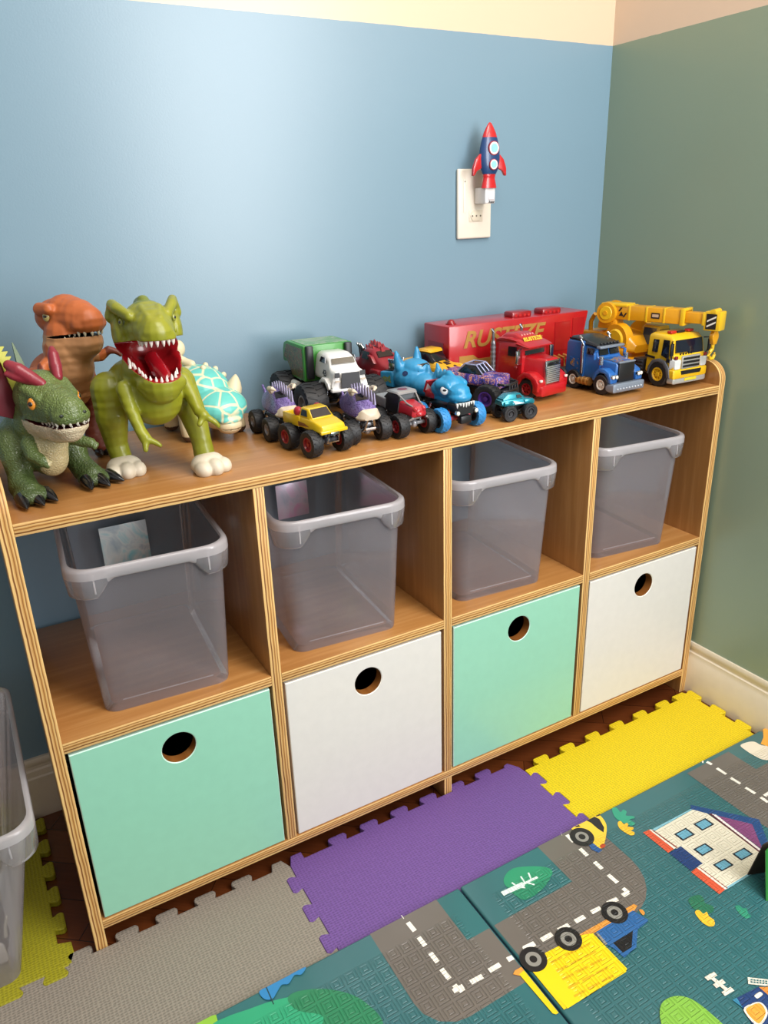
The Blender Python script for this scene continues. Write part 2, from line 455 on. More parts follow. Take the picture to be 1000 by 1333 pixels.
# ================================================================== OPEN PLASTIC BINS
def binmat(name, alpha=.2, col='#dfd3d6', rough=.22):
    t = NT(name); t.set(Base_Color=rgba(col), Roughness=rough, Specular_IOR_Level=.5)
    tr = t.n('ShaderNodeBsdfTransparent'); tr.inputs[0].default_value = (.97, .955, .965, 1)
    tl = t.n('ShaderNodeBsdfTranslucent'); tl.inputs[0].default_value = rgba(col)
    m0 = t.n('ShaderNodeMixShader'); m0.inputs[0].default_value = .45; t.l(t.b.outputs[0], m0.inputs[1]); t.l(tl.outputs[0], m0.inputs[2])
    fr = t.n('ShaderNodeLayerWeight'); fr.inputs[0].default_value = .25
    f = t.math('ADD', t.math('MULTIPLY', fr.outputs['Facing'], .3), alpha, True)
    m1 = t.n('ShaderNodeMixShader'); t.l(f, m1.inputs[0]); t.l(tr.outputs[0], m1.inputs[1]); t.l(m0.outputs[0], m1.inputs[2])
    gl = t.n('ShaderNodeBsdfGlossy'); gl.inputs['Roughness'].default_value = .12
    fre = t.n('ShaderNodeFresnel'); fre.inputs[0].default_value = 1.42
    m2 = t.n('ShaderNodeMixShader'); t.l(t.math('MULTIPLY', fre.outputs[0], .8), m2.inputs[0]); t.l(m1.outputs[0], m2.inputs[1]); t.l(gl.outputs[0], m2.inputs[2])
    t.l(m2.outputs[0], t.o.inputs[0])
    v = t.coord(); bpn = t.n('ShaderNodeBump'); t.l(t.noise(v, 14, 3), bpn.inputs['Height']); t.i(bpn, Strength=.12, Distance=.004)
    for q in (t.b, gl): t.l(bpn.outputs[0], q.inputs['Normal'])
    return t.m
BINW = binmat('frosted_clear_plastic', .18, '#f4e8ec'); BINR = binmat('frosted_rim_plastic', .55, '#f6f1f3'); BINL = binmat('frosted_lobe_plastic', .2, '#f6f1f3')
def bin_parts(root, w0, d0, w1, d1, h, dep=38, n=6, wall=BINW, rim=BINR, front=1):
    """tapered tub: wall (with floor), rim with deep lobed corners, ribs. millimetres, base at z=0"""
    def ring(t, grow=0):
        w, d = w0+(w1-w0)*t+grow, d0+(d1-d0)*t+grow; r = (18+12*t)+grow/2
        return rrect(w, d, r, h*t, n, (0, (d0-d1)*0))
    mb = MB(); secs = []
    inner = [(x*.94, y*.94, 4) for x, y, z in ring(0, -10)]
    secs.append(inner)
    for z_, g in ((1.5, -7), (0, -1), (4, .5)):
        secs.append([(x, y, z_) for x, y, _ in ring(0, g)])
    for t in (.12, .3, .55, .8, .985): secs.append(ring(t, 0))
    mb.loft(secs, wall, cap=False); mb.bm.faces.new([v for v in mb.bm.verts if abs(v.co.z-4) < 1e-4][:len(inner)])
    mb.bm.verts.ensure_lookup_table()
    mb.build('tub_wall', root, angle=50)
    # rim: flange rolled outwards; its skirt hangs deep at the corners and rises along each side
    mb = MB(); N = len(ring(1)); base = ring(1)
    fine = []
    for i in range(N):
        a, b = Vector(base[i]), Vector(base[(i+1) % N]); k = max(1, int((b-a).length/7))
        for q in range(k): fine.append(a.lerp(b, q/k))
    W, Dp = w1/2, d1/2
    def skirt(p):
        # distance along the side from the nearest corner
        e = min(W-abs(p.x), Dp-abs(p.y)); u = max(W-abs(p.x), Dp-abs(p.y)) if True else 0
        s = (u-28)/22; s = max(0, min(1, s)); s = s*s*(3-2*s)
        u2 = max(0, min(1, (u-48)/45))
        return dep*(1-s) + (15-3*u2)*s
    def off(g, z): return [Vector((p.x*(W+g)/W, p.y*(Dp+g)/Dp, z if not callable(z) else z(p))) for p in fine]
    secs = [off(-1, h-5), off(-.5, h), off(2.5, h+.8), off(5.5, h-1), off(6.3, h-4), off(6.6, h-13), off(4.6, lambda p: h-max(15, skirt(p))), off(2.6, lambda p: h-max(16.5, skirt(p)+1.8)), off(1.2, lambda p: h-max(16.5, skirt(p)+1.2))]
    mb.loft(secs, rim, cap=False); li = mb.mi(BINL)
    for f in mb.bm.faces:
        zs = [v.co.z for v in f.verts]
        if max(zs) < h-12.5 and max(zs)-min(zs) > 6: f.material_index = li
    mb.build('rim', root, angle=50)
    for sx in (-1, 1):
        for sy in (-1, 1):
            mb = MB(); mb.box((sx*(W-26), sy*(Dp+5.6), h-19), (2.2, 1.6, 26), rim, .5)
            mb.build('rib', root)
    mb = MB(); mb.box((0, -(d0/2-2), 15), (w0*.72, 1.2, 1.5), rim, .4); mb.build('base_ridge', root)
def stickermat(name, a, b, c):
    t = NT(name); v = t.coord()
    n = t.noise(v, 16, 3, .6, 1.5); w = t.n('ShaderNodeTexWave', bands_direction='DIAGONAL'); t.l(v, w.inputs['Vector']); t.i(w, Scale=5, Distortion=6)
    t.l(t.mix(.25, t.ramp(n, [(.33, a), (.5, b), (.66, c)]), w.outputs['Color'], 'SOFT_LIGHT'), t.b.inputs['Base Color']); t.set(Roughness=.32, Metallic=.5, Coat_Weight=.4)
    return t.m
bins = [(.153, -4.0, 'in first bay from left, square silvery sticker at its back'), (.425, -4.5, 'in second bay from left, pinkish sticker showing at its back'),
        (.716, -4.5, 'in third bay from left, above the mint drawer, no sticker'), (1.019, -6.0, 'in rightmost bay, beside the green wall end')]
for i, (bx, rz, lab) in enumerate(bins):
    rt = thing('open_storage_bin', 'empty frosted clear plastic bin '+lab, 'storage bin', (bx, -.185, ZM), radians(rz), 'clear bins in the open bays')
    bin_parts(rt, 168, 262, 192, 290, 215)
    if i < 2:
        mb = MB(); w, h = ((72, 76), (58, 62))[i]
        mb.box((0, 0, 0), (w, .8, h), (stickermat('silver_hologram_sticker', '#c2d4de', '#eef6f6', '#a6e2ea'), stickermat('pink_hologram_sticker', '#b5b6c6', '#cfc0cf', '#d8a8c8'))[i], .2)
        o = mb.build('sticker', rt, ((-.004, .1255, .125), (.010, .1275, .142))[i], (radians(-2.6), 0, radians(4)), label=('silvery blue hologram sticker', 'pinkish hologram sticker')[i])

# ================================================================== FOAM TILES
def foammat(name, col):
    t = NT(name); p = t.pos(); a = lin(col)
    v = t.n('ShaderNodeTexVoronoi', feature='F1'); t.l(t.scale(p, (1, 1.35, 1)), v.inputs['Vector']); t.i(v, Scale=190, Randomness=.25)
    f = t.ramp(v.outputs['Distance'], [(.2, .0), (.5, 1.0)])
    t.l(t.mix(f, (*[c*.82 for c in a], 1), (*[min(1, c*1.08) for c in a], 1)), t.b.inputs['Base Color'])
    t.set(Roughness=.55, Specular_IOR_Level=.35); t.bump(f, .45, .0012)
    return t.m
FT = .011
def tooth(c, base, w0=.0245, w1=.0345, dep=.0155):
    """dovetail along +s axis centred at c, sticking out to base+dep"""
    r = .004
    return [(c-w0/2, base), (c-w1/2+.001, base+dep-r-.003), (c-w1/2+.001, base+dep-r), (c-w1/2+r, base+dep), (c+w1/2-r, base+dep), (c+w1/2-.001, base+dep-r), (c+w1/2-.001, base+dep-r-.003), (c+w0/2, base)]
YE = -.80
def seam(x, cs, out=1, dep=.0155):
    """polyline down a seam (towards -y); teeth stick out to +x (out=1) or -x"""
    pts = []
    for c in cs: pts += [(x+out*(b), -a) for a, b in tooth(-c, 0, dep=dep)]
    return pts
def back(cs, y): return [p for c in cs for p in tooth(c, y)]
def tile(name, pts, col, label):
    mb = MB(1); mb.prism(pts, .0002, FT, 'z', foammat(name+'_foam', col), bev=.0009, seg=1)
    o = mb.build('foam_tile', angle=30); tag(o, label, 'foam tile', 'interlocking foam floor tiles'); return o
sg = [-.384-.0585*k for k in range(7)]
g_p = seam(.276, sg, -1)          # purple teeth bite into grey
py = seam(.727, [-.3985-.0585*k for k in range(7)], 1)   # purple teeth bite into yellow
Yg, Yp, Yy = -.3445, -.3445, -.3690
gap = .0006
olive_seam = [(x, y) for x, y in [p for c in (-.071, -.128, -.186) for p in [( -a, -.347-b) for a, b in tooth(-c, 0)]]]
gray = [(-.24, YE), (-.24, -.3475)] + [(x-0, y-gap) for x, y in sorted([], key=lambda q: q)] + [(x, y-gap) for x, y in olive_seam[::-1]] + [(-.052, -.3475), (-.052, Yg)] + back([-.036, .028, .085, .143, .201], Yg) + [(.247, Yg), (.252, Yg+.0145), (.268, Yg+.0145), (.276, Yg-.004)] + [(x-gap, y) for x, y in g_p] + [(.276, YE)]
tile('grey', gray, '#8d8478', 'grey foam floor tile with dovetail edge at the left foot of the shelf')
purple = [(.276+gap, YE)] + g_p[::-1] + [(.276+gap, Yp-.004), (.284, Yp+.0145), (.302, Yp+.0145)] + [(.302, Yp)] + back([.365+.0587*k for k in range(6)], Yp) + [(.700, Yp), (.703, Yp+.005), (.712, Yp+.007), (.724, Yp-.012), (.727, Yp-.03)] + py + [(.727, YE)]
tile('purple', purple, '#6f4f90', 'purple foam floor tile lying before the white and mint drawers')
yellow = [(.727+gap, YE)] + [(x+gap, y) for x, y in py[::-1]] + [(.7285, -.379), (.728, Yy)] + back([.7735+.0637*k for k in range(6)], Yy) + [(1.1275, Yy), (1.1265, Yy+.0145), (1.156, Yy+.0145)] + [(1.1585, -.361)] + seam(1.1620, [-.3985-.0585*k for k in range(7)], 1)[0:0] + \
    [q for c in (-.374, -.4315, -.489, -.5465) for q in seam(1.1620, [c], 1)] + [(1.1620, YE)]
tile('yellow', yellow, '#dcc016', 'bright yellow foam floor tile in the corner by the cream baseboard')
olive = [(-.50, -.3465), (-.50, -.013), (-.0615, -.013)] + seam(-.0615, [-.043, -.0985, -.154, -.2095, -.265], 1) + [(-.0615, -.303), (-.044, -.309), (-.043, -.331), (-.049, -.346)] + olive_seam
tile('olive', olive, '#98921c', 'olive yellow foam tile in the shaded gap left of the shelf')
# ================================================================== PLAY MAT (printed folding mat)
MZ = .0222; MX = .473; MY = -.5262
def matmat(name, col, rough=.33):
    t = NT(name); p = t.pos(); a = lin(col); x = t.n('ShaderNodeSeparateXYZ'); t.l(p, x.inputs[0])
    def cell(u):
        return t.math('ABSOLUTE', t.math('SUBTRACT', t.math('FRACT', t.math('MULTIPLY', u, 1/.0215)), .5))
    c = t.math('MAXIMUM', cell(x.outputs[0]), cell(x.outputs[1]))
    h = t.ramp(c, [(0, .6), (.12, .6), (.15, 0.), (.19, 0.), (.22, .8), (.33, .8), (.36, 0.), (.40, 0.), (.43, 1.0), (.5, 1.0)])
    my = t.math('MULTIPLY', t.math('SUBTRACT', MY-.035, x.outputs[1]), 120, True)
    mx = t.math('MULTIPLY', t.math('SUBTRACT', t.math('ABSOLUTE', t.math('SUBTRACT', x.outputs[0], MX)), .03), 120, True)
    mk_ = t.math('MULTIPLY', my, mx)
    hh = t.math('MULTIPLY', h, mk_)
    n = t.noise(p, 9, 3)
    t.l(t.mix(n, (*[c_*.9 for c_ in a], 1), (*[min(1, c_*1.1) for c_ in a], 1)), t.b.inputs['Base Color'])
    t.set(Roughness=rough, Coat_Weight=.25, Coat_Roughness=.15); t.bump(hh, .8, .0016)
    return t.m
mm = {}
def MM(c):
    if c not in mm: mm[c] = matmat('play_mat_print_'+c.lstrip('#'), c)
    return mm[c]
TEAL, ROAD = '#33686c', '#6b645d'
mb = MB(1)
for x0, x1 in ((-.42, MX-.0012), (MX+.0012, 1.168)):
    mb.box(((x0+x1)/2, (MY-1.75)/2, (MZ+.0114)/2), (x1-x0, abs(MY+1.75), MZ-.0114), MM(TEAL), .0038, 3)
lay = [0]
def px(z, s, o): return lambda p: (o[0]+p[0]/s, o[1]+p[1]/s)
ZA = lambda p: (600+p[0]/2.5, 850+p[1]/2.5)
ZB_ = lambda p: (350+p[0]/2.857, 1080+p[1]/2.857)
ZC = lambda p: (820+p[0]/5.556, 1040+p[1]/5.556)
ZD = lambda p: (660+p[0]/5, 1160+p[1]/5)
ZE = lambda p: (580+p[0]/3.571, 970+p[1]/3.571)
ZF = lambda p: (880+p[0]/8.333, 900+p[1]/8.333)
ZG = lambda p: (220+p[0]/3.333, 1220+p[1]/3.333)
ZH = lambda p: (840+p[0]/6.25, 1230+p[1]/6.25)
ZI = lambda p: (780+p[0]/11.11, 1030+p[1]/11.11)
def wp(p, Z): q = up(*Z(p), MZ); return (q.x, min(q.y, MY-.0015))
def poly_w(pts, col):
    lay[0] += 1; z = MZ + .00002 + lay[0]*.000012
    # keep each print on its own panel: split at the fold
    if min(p[0] for p in pts) < MX-.002 and max(p[0] for p in pts) > MX+.002:
        for side in (-1, 1):
            out = []; lim = MX+side*.0042
            for a, b in zip(pts, pts[1:]+pts[:1]):
                ia, ib = (a[0]-lim)*side >= 0, (b[0]-lim)*side >= 0
                if ia: out.append(a)
                if ia != ib:
                    t = (lim-a[0])/(b[0]-a[0]); out.append((lim, a[1]+t*(b[1]-a[1])))
            if len(out) > 2: mb.flat([(x, y, z) for x, y in out], MM(col))
    else: mb.flat([(x, y, z) for x, y in pts], MM(col))
def poly(pts, Z, col): poly_w([wp(p, Z) for p in pts], col)
def smooth(pts, n=4):
    """closed Catmull-Rom through the points"""
    out = []; N = len(pts)
    for i in range(N):
        a, b, c, d = (Vector(pts[(i+k-1) % N]) for k in range(4))
        for q in range(n):
            t = q/n; out.append(tuple(.5*((2*b)+(c-a)*t+(2*a-5*b+4*c-d)*t*t+(3*b-a-3*c+d)*t**3)))
    return out
def blob(pts, Z, col, n=4): poly_w(smooth([wp(p, Z) for p in pts], n), col)
def stroke(a, b, Z, w, col, ext=0):
    A, B = Vector(wp(a, Z)), Vector(wp(b, Z)); d = (B-A).normalized(); n = Vector((-d.y, d.x))*w/2; A -= d*ext; B += d*ext
    poly_w([tuple(A+n), tuple(A-n), tuple(B-n), tuple(B+n)], col)
def disc(c, Z, r, col, n=28, sx=1):
    C_ = wp(c, Z); poly_w([(C_[0]+sx*r*cos(2*pi*k/n), C_[1]+r*sin(2*pi*k/n)) for k in range(n)], col)
# --- road: a U from the edge, round the leaf square, back to the edge
W1 = lambda p: up(p[0], p[1], MZ)
a0, a1 = wp((370, 380), ZB_), wp((615, 250), ZB_)
RX0, RX1 = a0[0], a1[0]                                    # left arm
b0 = wp((250, 632), ZA); b1 = wp((365, 745), ZA); RX2 = (b0[0]+b1[0])/2   # inner side of right arm
RX3 = wp((530, 650), ZA)[0]
YI = (wp((740, 408), ZB_)[1]+wp((365, 745), ZA)[1])/2      # inner edge of the cross road
YO = wp((10, 1195), ZA)[1]
yT = MY-.0015; rr = .05
outer = [(RX0, yT), (RX0, YO+rr)] + [(RX0+rr-rr*cos(radians(a)), YO+rr-rr*sin(radians(a))) for a in (20, 45, 70, 90)]
R2 = .075
outer += [(RX3-R2+R2*sin(radians(a)), YO+R2-R2*cos(radians(a))) for a in (0, 15, 30, 45, 60, 75, 90)]
ro = outer + [(RX3, yT), (RX2, yT), (RX2, YI), (RX1, YI), (RX1, yT)]
poly_w(ro, ROAD)
for a, b in ((( 488, 313), (497, 322)), ((517, 345), (543, 377)), ((557, 400), (582, 432)), ((600, 458), (628, 493)), ((642, 518), (672, 555)), ((690, 578), (708, 600)), ((706, 600), (725, 588)), ((752, 568), (795, 545)), ((820, 525), (860, 502)), ((888, 485), (925, 465)), ((948, 446), (990, 424))):
    stroke(a, b, ZB_, .0068, '#efe9dc')
for a, b in (((322, 585), (328, 590)), ((345, 592), (368, 615)), ((388, 637), (412, 660)), ((435, 680), (460, 703)), ((480, 722), (510, 748)), ((528, 766), (545, 780)), ((527, 790), (546, 778)), ((510, 800), (478, 815)), ((455, 830), (425, 845)), ((403, 858), (372, 875)), ((352, 885), (318, 903)), ((297, 915), (262, 935)), ((240, 945), (205, 962)), ((185, 985), (152, 998)), ((128, 1014), (92, 1035)), ((70, 1052), (32, 1073)), ((8, 1085), (-25, 1102))):
    stroke(a, b, ZA, .0068, '#efe9dc')
# --- right road
poly([(120, 890), (570, 655), (870, 845), (1250, 640), (1500, 900), (1350, 1700), (750, 1333)], ZF, ROAD)
for a, b in (((285, 765), (300, 768)), ((335, 765), (390, 795)), ((445, 835), (545, 900)), ((595, 940), (700, 1003)), ((755, 1045), (862, 1110)), ((920, 1150), (1000, 1205)), ((960, 1135), (1030, 1095))):
    stroke(a, b, ZF, .0062, '#efe9dc')
blob([(700, 590), (770, 555), (850, 548), (925, 585), (1010, 600), (1100, 660), (1090, 740), (1000, 748), (930, 738), (850, 700), (770, 650)], ZF, '#ddd2bc')
poly([(945, 415), (1000, 385), (1100, 380), (1100, 640), (1000, 600), (920, 572), (950, 500)], ZF, '#e3a03a')
# --- leaf
blob([(140, 735), (170, 702), (240, 695), (290, 702), (295, 725), (255, 745), (215, 762), (155, 765)], ZA, '#2f9068')
blob([(155, 765), (215, 762), (255, 745), (293, 728), (265, 770), (215, 803), (185, 795)], ZA, '#2c8462')
stroke((135, 785), (205, 752), ZA, .008, '#dfeee6'); stroke((205, 752), (250, 730), ZA, .004, '#dfeee6')
for a, b in (((185, 762), (166, 748)), ((210, 750), (195, 728)), ((230, 740), (220, 716)), ((190, 762), (210, 765)), ((215, 748), (240, 755))): stroke(a, b, ZA, .0025, '#dfeee6')
# --- bushes
for Z, L, c in ((ZI, [(190, 250), (250, 240), (310, 305), (350, 270), (400, 300), (390, 355), (500, 365), (510, 395), (440, 415), (515, 460), (500, 500), (430, 495), (330, 450), (240, 390), (200, 320)], '#35987a'),
                (ZI, [(270, 460), (310, 435), (360, 480), (400, 460), (425, 490), (410, 515), (490, 525), (495, 555), (460, 575), (510, 595), (505, 635), (450, 640), (360, 590), (290, 530)], '#f0bb33'),
                (ZA, [(742, 800), (775, 788), (790, 800), (795, 815), (820, 825), (822, 842), (800, 850), (775, 845), (750, 825)], '#2a6d51'),
                (ZA, [(762, 845), (775, 838), (790, 850), (800, 843), (808, 858), (824, 870), (825, 888), (805, 890), (780, 872)], '#f0bb33'),
                (ZA, [(893, 828), (905, 822), (918, 832), (930, 832), (935, 848), (945, 858), (930, 865), (910, 852)], '#338d6f')): blob(L, Z, c, 4)
# --- house
poly([(155, 225), (440, 75), (460, 82), (180, 236)], ZC, '#7fb3c0')
poly([(690, 640), (705, 655), (930, 518), (935, 490)], ZC, '#7fb3c0')
poly([(180, 236), (455, 80), (545, 98), (965, 395), (925, 500), (690, 645)], ZC, '#ddd5bf')
poly([(440, 45), (935, 150), (1015, 350), (968, 388), (885, 185), (640, 125), (560, 108), (440, 76)], ZC, '#24487a')
poly([(632, 122), (885, 185), (963, 372)], ZC, '#7f4472')
poly([(590, 110), (622, 116), (972, 385), (962, 396)], ZC, '#efe4e0'); poly([(570, 108), (592, 110), (962, 396), (950, 400)], ZC, '#5a2430')
for q in ([(95, 245), (140, 225), (320, 365), (278, 392)], [(443, 530), (483, 500), (690, 658), (648, 692)]): poly(q, ZC, '#d2583a')
for q in ([(140, 225), (152, 222), (332, 357), (320, 365)], [(483, 500), (497, 495), (705, 650), (690, 658)]): poly(q, ZC, '#efe6d6')
for q in ([(160, 226), (166, 224), (345, 352), (338, 358)], [(505, 500), (510, 498), (710, 648), (704, 652)]): poly(q, ZC, '#8a3a2c')
poly([(285, 395), (370, 345), (528, 470), (440, 522)], ZC, '#223c6e')
for cx, cy in ((535, 186), (395, 258), (534, 368), (676, 480), (817, 401)):
    for s, c in ((1, '#1a2230'), (.76, '#6ba6bd')): poly([(cx-77*s, cy-1*s), (cx+11*s, cy-46*s), (cx+77*s, cy+1*s), (cx-11*s, cy+48*s)], ZC, c)
# --- yellow car
poly([(660, 455), (690, 460), (728, 490), (712, 502), (680, 487)], ZE, '#2d5890')
blob([(575, 380), (640, 352), (700, 322), (728, 338), (748, 372), (748, 415), (738, 460), (722, 482), (690, 460), (620, 400)], ZE, '#f0c63c')
poly([(575, 380), (640, 355), (665, 410), (620, 420)], ZE, '#f0c63c')
poly([(650, 348), (688, 330), (715, 345), (738, 385), (735, 408), (705, 388), (675, 362)], ZE, '#1c1c20')
poly([(690, 326), (712, 318), (722, 328), (704, 334)], ZE, '#1c1c20'); poly([(590, 372), (612, 366), (628, 380), (610, 384)], ZE, '#1c1c20')
blob([(718, 470), (732, 460), (744, 466), (738, 478), (724, 480)], ZE, '#b5492a')
for s, c in ((.019, '#1b1a1c'), (.0105, '#8b8880'), (.0055, '#1b1a1c')): disc((635, 428), ZE, s, c)
# --- truck
poly([(40, 545), (52, 520), (580, 225), (825, 88), (850, 98), (830, 130), (620, 245), (85, 555)], ZD, '#dd9440')
poly([(80, 545), (130, 505), (185, 530), (390, 765), (320, 806), (298, 800)], ZD, '#e9c813')
poly([(180, 530), (250, 405), (480, 290), (560, 278), (782, 508), (775, 530), (395, 768)], ZD, '#efcf14')
for k in range(5):
    u0_, v0_, u1_, v1_ = 285+38*k, 470+55*k, 560+38*k, 335+52*k
    for q in range(3): stroke((u0_+(u1_-u0_)*q/3, v0_+(v1_-v0_)*q/3), (u0_+(u1_-u0_)*(q+.8)/3, v0_+(v1_-v0_)*(q+.8)/3), ZD, .0030, '#d9ab14')
poly([(580, 272), (640, 232), (820, 130), (918, 190), (915, 205), (852, 252), (842, 370), (762, 438), (700, 380), (650, 352)], ZD, '#2b6098')
poly([(690, 342), (820, 263), (812, 370), (755, 406)], ZD, '#17181c')
poly([(578, 278), (590, 272), (655, 348), (640, 356)], ZD, '#8b8880')
blob([(860, 128), (880, 125), (898, 148), (885, 160)], ZD, '#dd9440')
for c in ((172, 447), (400, 315), (701, 143)):
    for s, k in ((.0185, '#1b1a1c'), (.0108, '#8b8880'), (.0052, '#1b1a1c')): disc(c, ZD, s, k)
# --- hill at the left, lime bushes, fence, windmill
poly([(-250, 520), (-150, 470), (-60, 420), (40, 377), (180, 325), (205, 340), (215, 377), (160, 520)], ZG, '#8fbf3c')
poly([(335, 240), (330, 250), (560, 140), (600, 112), (545, 137)], ZG, '#e9e4d6')
blob([(392, 240), (430, 212), (500, 172), (588, 125), (575, 165), (545, 168), (520, 205), (490, 210), (470, 240), (450, 270), (415, 272)], ZG, '#2f7fb8')
blob([(180, 400), (250, 350), (340, 318), (450, 280), (560, 262), (680, 300), (700, 400), (650, 560), (200, 560)], ZG, '#2f9e72')
blob([(515, 272), (560, 238), (680, 228), (800, 255), (880, 310), (930, 377), (940, 520), (680, 540), (655, 420), (668, 345), (560, 322)], ZG, '#2b7d56')
stroke((420, 215), (455, 295), ZG, .0016, '#1f3c40')
blob([(120, 530), (150, 465), (230, 425), (330, 430), (430, 480), (540, 570), (650, 680), (640, 800), (200, 800), (130, 640)], ZH, '#7fb343')
stroke((515, 250), (690, 395), ZH, .0055, '#e6ddcc')
for x, y in ((535, 262), (603, 322), (672, 385)): stroke((x-38, y+22), (x+38, y-22), ZH, .0058, '#e6ddcc')
poly([(710, 455), (745, 435), (900, 600), (880, 640), (820, 540)], ZH, '#3c86a8')
poly([(745, 438), (920, 348), (1100, 480), (1150, 800), (900, 700)], ZH, '#223c6e')
blob([(800, 535), (880, 480), (940, 475), (985, 520), (995, 570), (960, 640), (900, 660)], ZH, '#efe6d6')
blob([(818, 540), (885, 490), (935, 485), (970, 525), (978, 570), (945, 630), (905, 640)], ZH, '#e39f3c')
blob([(888, 415), (930, 390), (955, 405), (945, 425), (915, 443), (898, 435)], ZH, '#efe6d6')
poly([(925, 350), (1000, 350), (1080, 420), (1000, 415)], ZH, '#e08a3c')
poly([(833, 270), (1100, 300), (1100, 355), (838, 325)], ZH, '#e6ddcc')
for r in range(2):
    for k in range(8): poly([(856+24*k, 284+18*r+2.5*k), (874+24*k, 286+18*r+2.5*k), (874+24*k, 299+18*r+2.5*k), (856+24*k, 297+18*r+2.5*k)], ZH, '#33686c')
mat_o = mb.build('play_mat', angle=40)
tag(mat_o, 'printed teal folding play mat with grey roads, house and truck pictures', 'play mat')

# ================================================================== CLEAR BOX ON THE FLOOR, LEFT, AND ITS CONTENTS
rt = thing('storage_box', 'large clear plastic box cut by left edge of frame, on floor beside shelf', 'storage box', (-.262, -.2225, FT))
bin_parts(rt, 305, 225, 415, 345, 285, dep=46, wall=binmat('cloudy_clear_plastic', .36, '#cfc4c4'))
def lump(name, pts, label, cat, m):
    me, _ = skin(pts, 2.2, 5); me.materials.clear(); me.materials.append(m)
    for v in me.vertices: v.co *= .001
    me.polygons.foreach_set('use_smooth', [True]*len(me.polygons))
    return me
mb = MB(); mb.box((0, 0, 38), (60, 46, 76), P('#3c4149', .5), 9, 3); mb.box((0, -22, 38), (40, 6, 50), P('#4a505a', .45), 3)
o = mb.build('toy_block', None, (-.150, -.268, FT+.0047), (0, 0, radians(-18))); tag(o, 'dark grey toy block at the bottom of the clear floor box', 'toy')
mb = MB(); out = rrect(34, 40, 7, 0, 4); inn = rrect(14, 16, 4, 0, 4)
mb.prism([(x, y) for x, y, _ in out], -2, 2, 'y', P('#e9e6e0', .4), .6)
for q in ((0, 0),): mb.prism([(x, y) for x, y, _ in inn], -2.4, 2.4, 'y', P('#3c4149', .5))
o = mb.build('toy_plaque', None, (-.139, -.3020, FT+.0265), (radians(8), 0, radians(-12))); tag(o, 'white rounded toy plate with dark opening standing in the clear floor box', 'toy')
me = lump('toy_ball', [('e', (0, 0, 0), (20, 16, 15)), ('e', (12, 5, 5), (11, 12, 10)), ('e', (-13, -3, 4), (11, 10, 12)), ('e', (3, -9, 8), (11, 9, 9))], '', '', P('#7fb795', .45))
o = mk('toy_plant', me, None, (-.146, -.262, FT+.094)); tag(o, 'pale green lumpy toy lying on top inside the clear floor box', 'toy')
mb = MB(); mb.tube([(0, 0, 0), (2, 2, 16), (7, 2, 33)], [2.6, 2.3, 2.0], P('#dfdcc9', .4)); o = mb.build('toy_stick', None, (-.118, -.305, FT+.052), (radians(6), 0, 0)); tag(o, 'small cream stick upright inside the clear floor box', 'toy')

# ================================================================== CARDBOARD STAND AT RIGHT EDGE
rt = thing('cardboard_stand', 'folded cardboard stand-up with green front at right edge of frame on mat', 'cardboard stand', (.842, -.742, MZ))
mb = MB(); M = Matrix.Rotation(radians(-16), 4, 'Z')
brown, grn, edge = P('#33271c', .7), P('#2b8430', .35, coat=.3), P('#a89a86', .7)
def panel(a, b, h, m, lean, rad=5):
    a, b = Vector((*a, 0)), Vector((*b, 0)); d = (b-a); L = d.length; ang = math.atan2(d.y, d.x)
    pts = [(0, 0), (L, 0), (L, h), (rad, h), (0, h-rad)]
    mb = MB(); mb.prism(pts, -.9, .9, 'y', m, .25, seg=1)
    return mb, Matrix.Translation(a) @ Matrix.Rotation(ang, 4, 'Z') @ Matrix.Rotation(lean, 4, 'X')
for nm, a, b, h, m, ln, lb in (('front_panel', (-8, -33), (70, -70), 80, grn, radians(-16), 'glossy green printed panel'), ('back_panel', (10, 10), (86, -18), 84, brown, radians(14), 'dark brown unprinted flap')):
    pb, T = panel(a, b, h, m, ln); me = pb.mesh(nm); me.transform(Matrix.Scale(1, 4)); 
    T2 = T.copy(); T2.translation *= .001
    o = mk(nm, me, rt, label=lb); o.matrix_local = T2

# ================================================================== SOCKET PLATE AND ROCKET LIGHT
sx, sz0 = .8289, .9093
plate = thing('wall_socket', 'cream rectangular wall socket plate on blue wall behind the rocket light', 'wall socket', (sx+.0375, 0, sz0+.059))
cream = P('#e6dccb', .3, coat=.3)
mb = MB(); mb.box((0, -3.6, 0), (75, 7, 118), cream, 3, 3); mb.build('cover_plate', plate)
def hexa(w, h): return [(-w, 0), (-w*.62, -h), (w*.62, -h), (w, 0), (w*.62, h), (-w*.62, h)]
mb = MB(); mb.box((2, -7.4, -20), (30, 1.4, 20), P('#dccfba', .4), .5); mb.prism([(x+2, z-20) for x, z in hexa(13, 8.5)], -9.4, -7.6, 'y', P('#d9cdb6', .35), .5)
o = mb.build('socket_outlet', plate)
mb = MB()
for x in (-7, 2, 11): mb.cyl((x, -9.7, -20), (x, -9.2, -20), 1.7, None, P('#6d6252', .5))
mb.build('socket_hole', o)
mb = MB(); mb.prism([(-26, -14), (-20, -14), (-20, 40), (-23, 43), (-26, 40)], -8, -7.2, 'y', P('#efe6d6', .3), .4); mb.cyl((-23, -8.6, 38), (-23, -7.8, 38), 1.2, None, P('#8a7f70', .4)); mb.build('plate_trim', plate)
rk = thing('rocket_night_light', 'red and navy rocket-shaped night light plugged into the wall socket', 'night light', (sx+.0375+.008, -.0074, sz0+.0715))
wht = P('#e4e0de', .3, coat=.3); redp = P('#c21f24', .3, coat=.5); navy = P('#1d3f70', .35, coat=.4)
mb = MB(); mb.box((1, -17, 1), (22, 33, 27), wht, 2, 3); pl = mb.build('plug_body', rk)
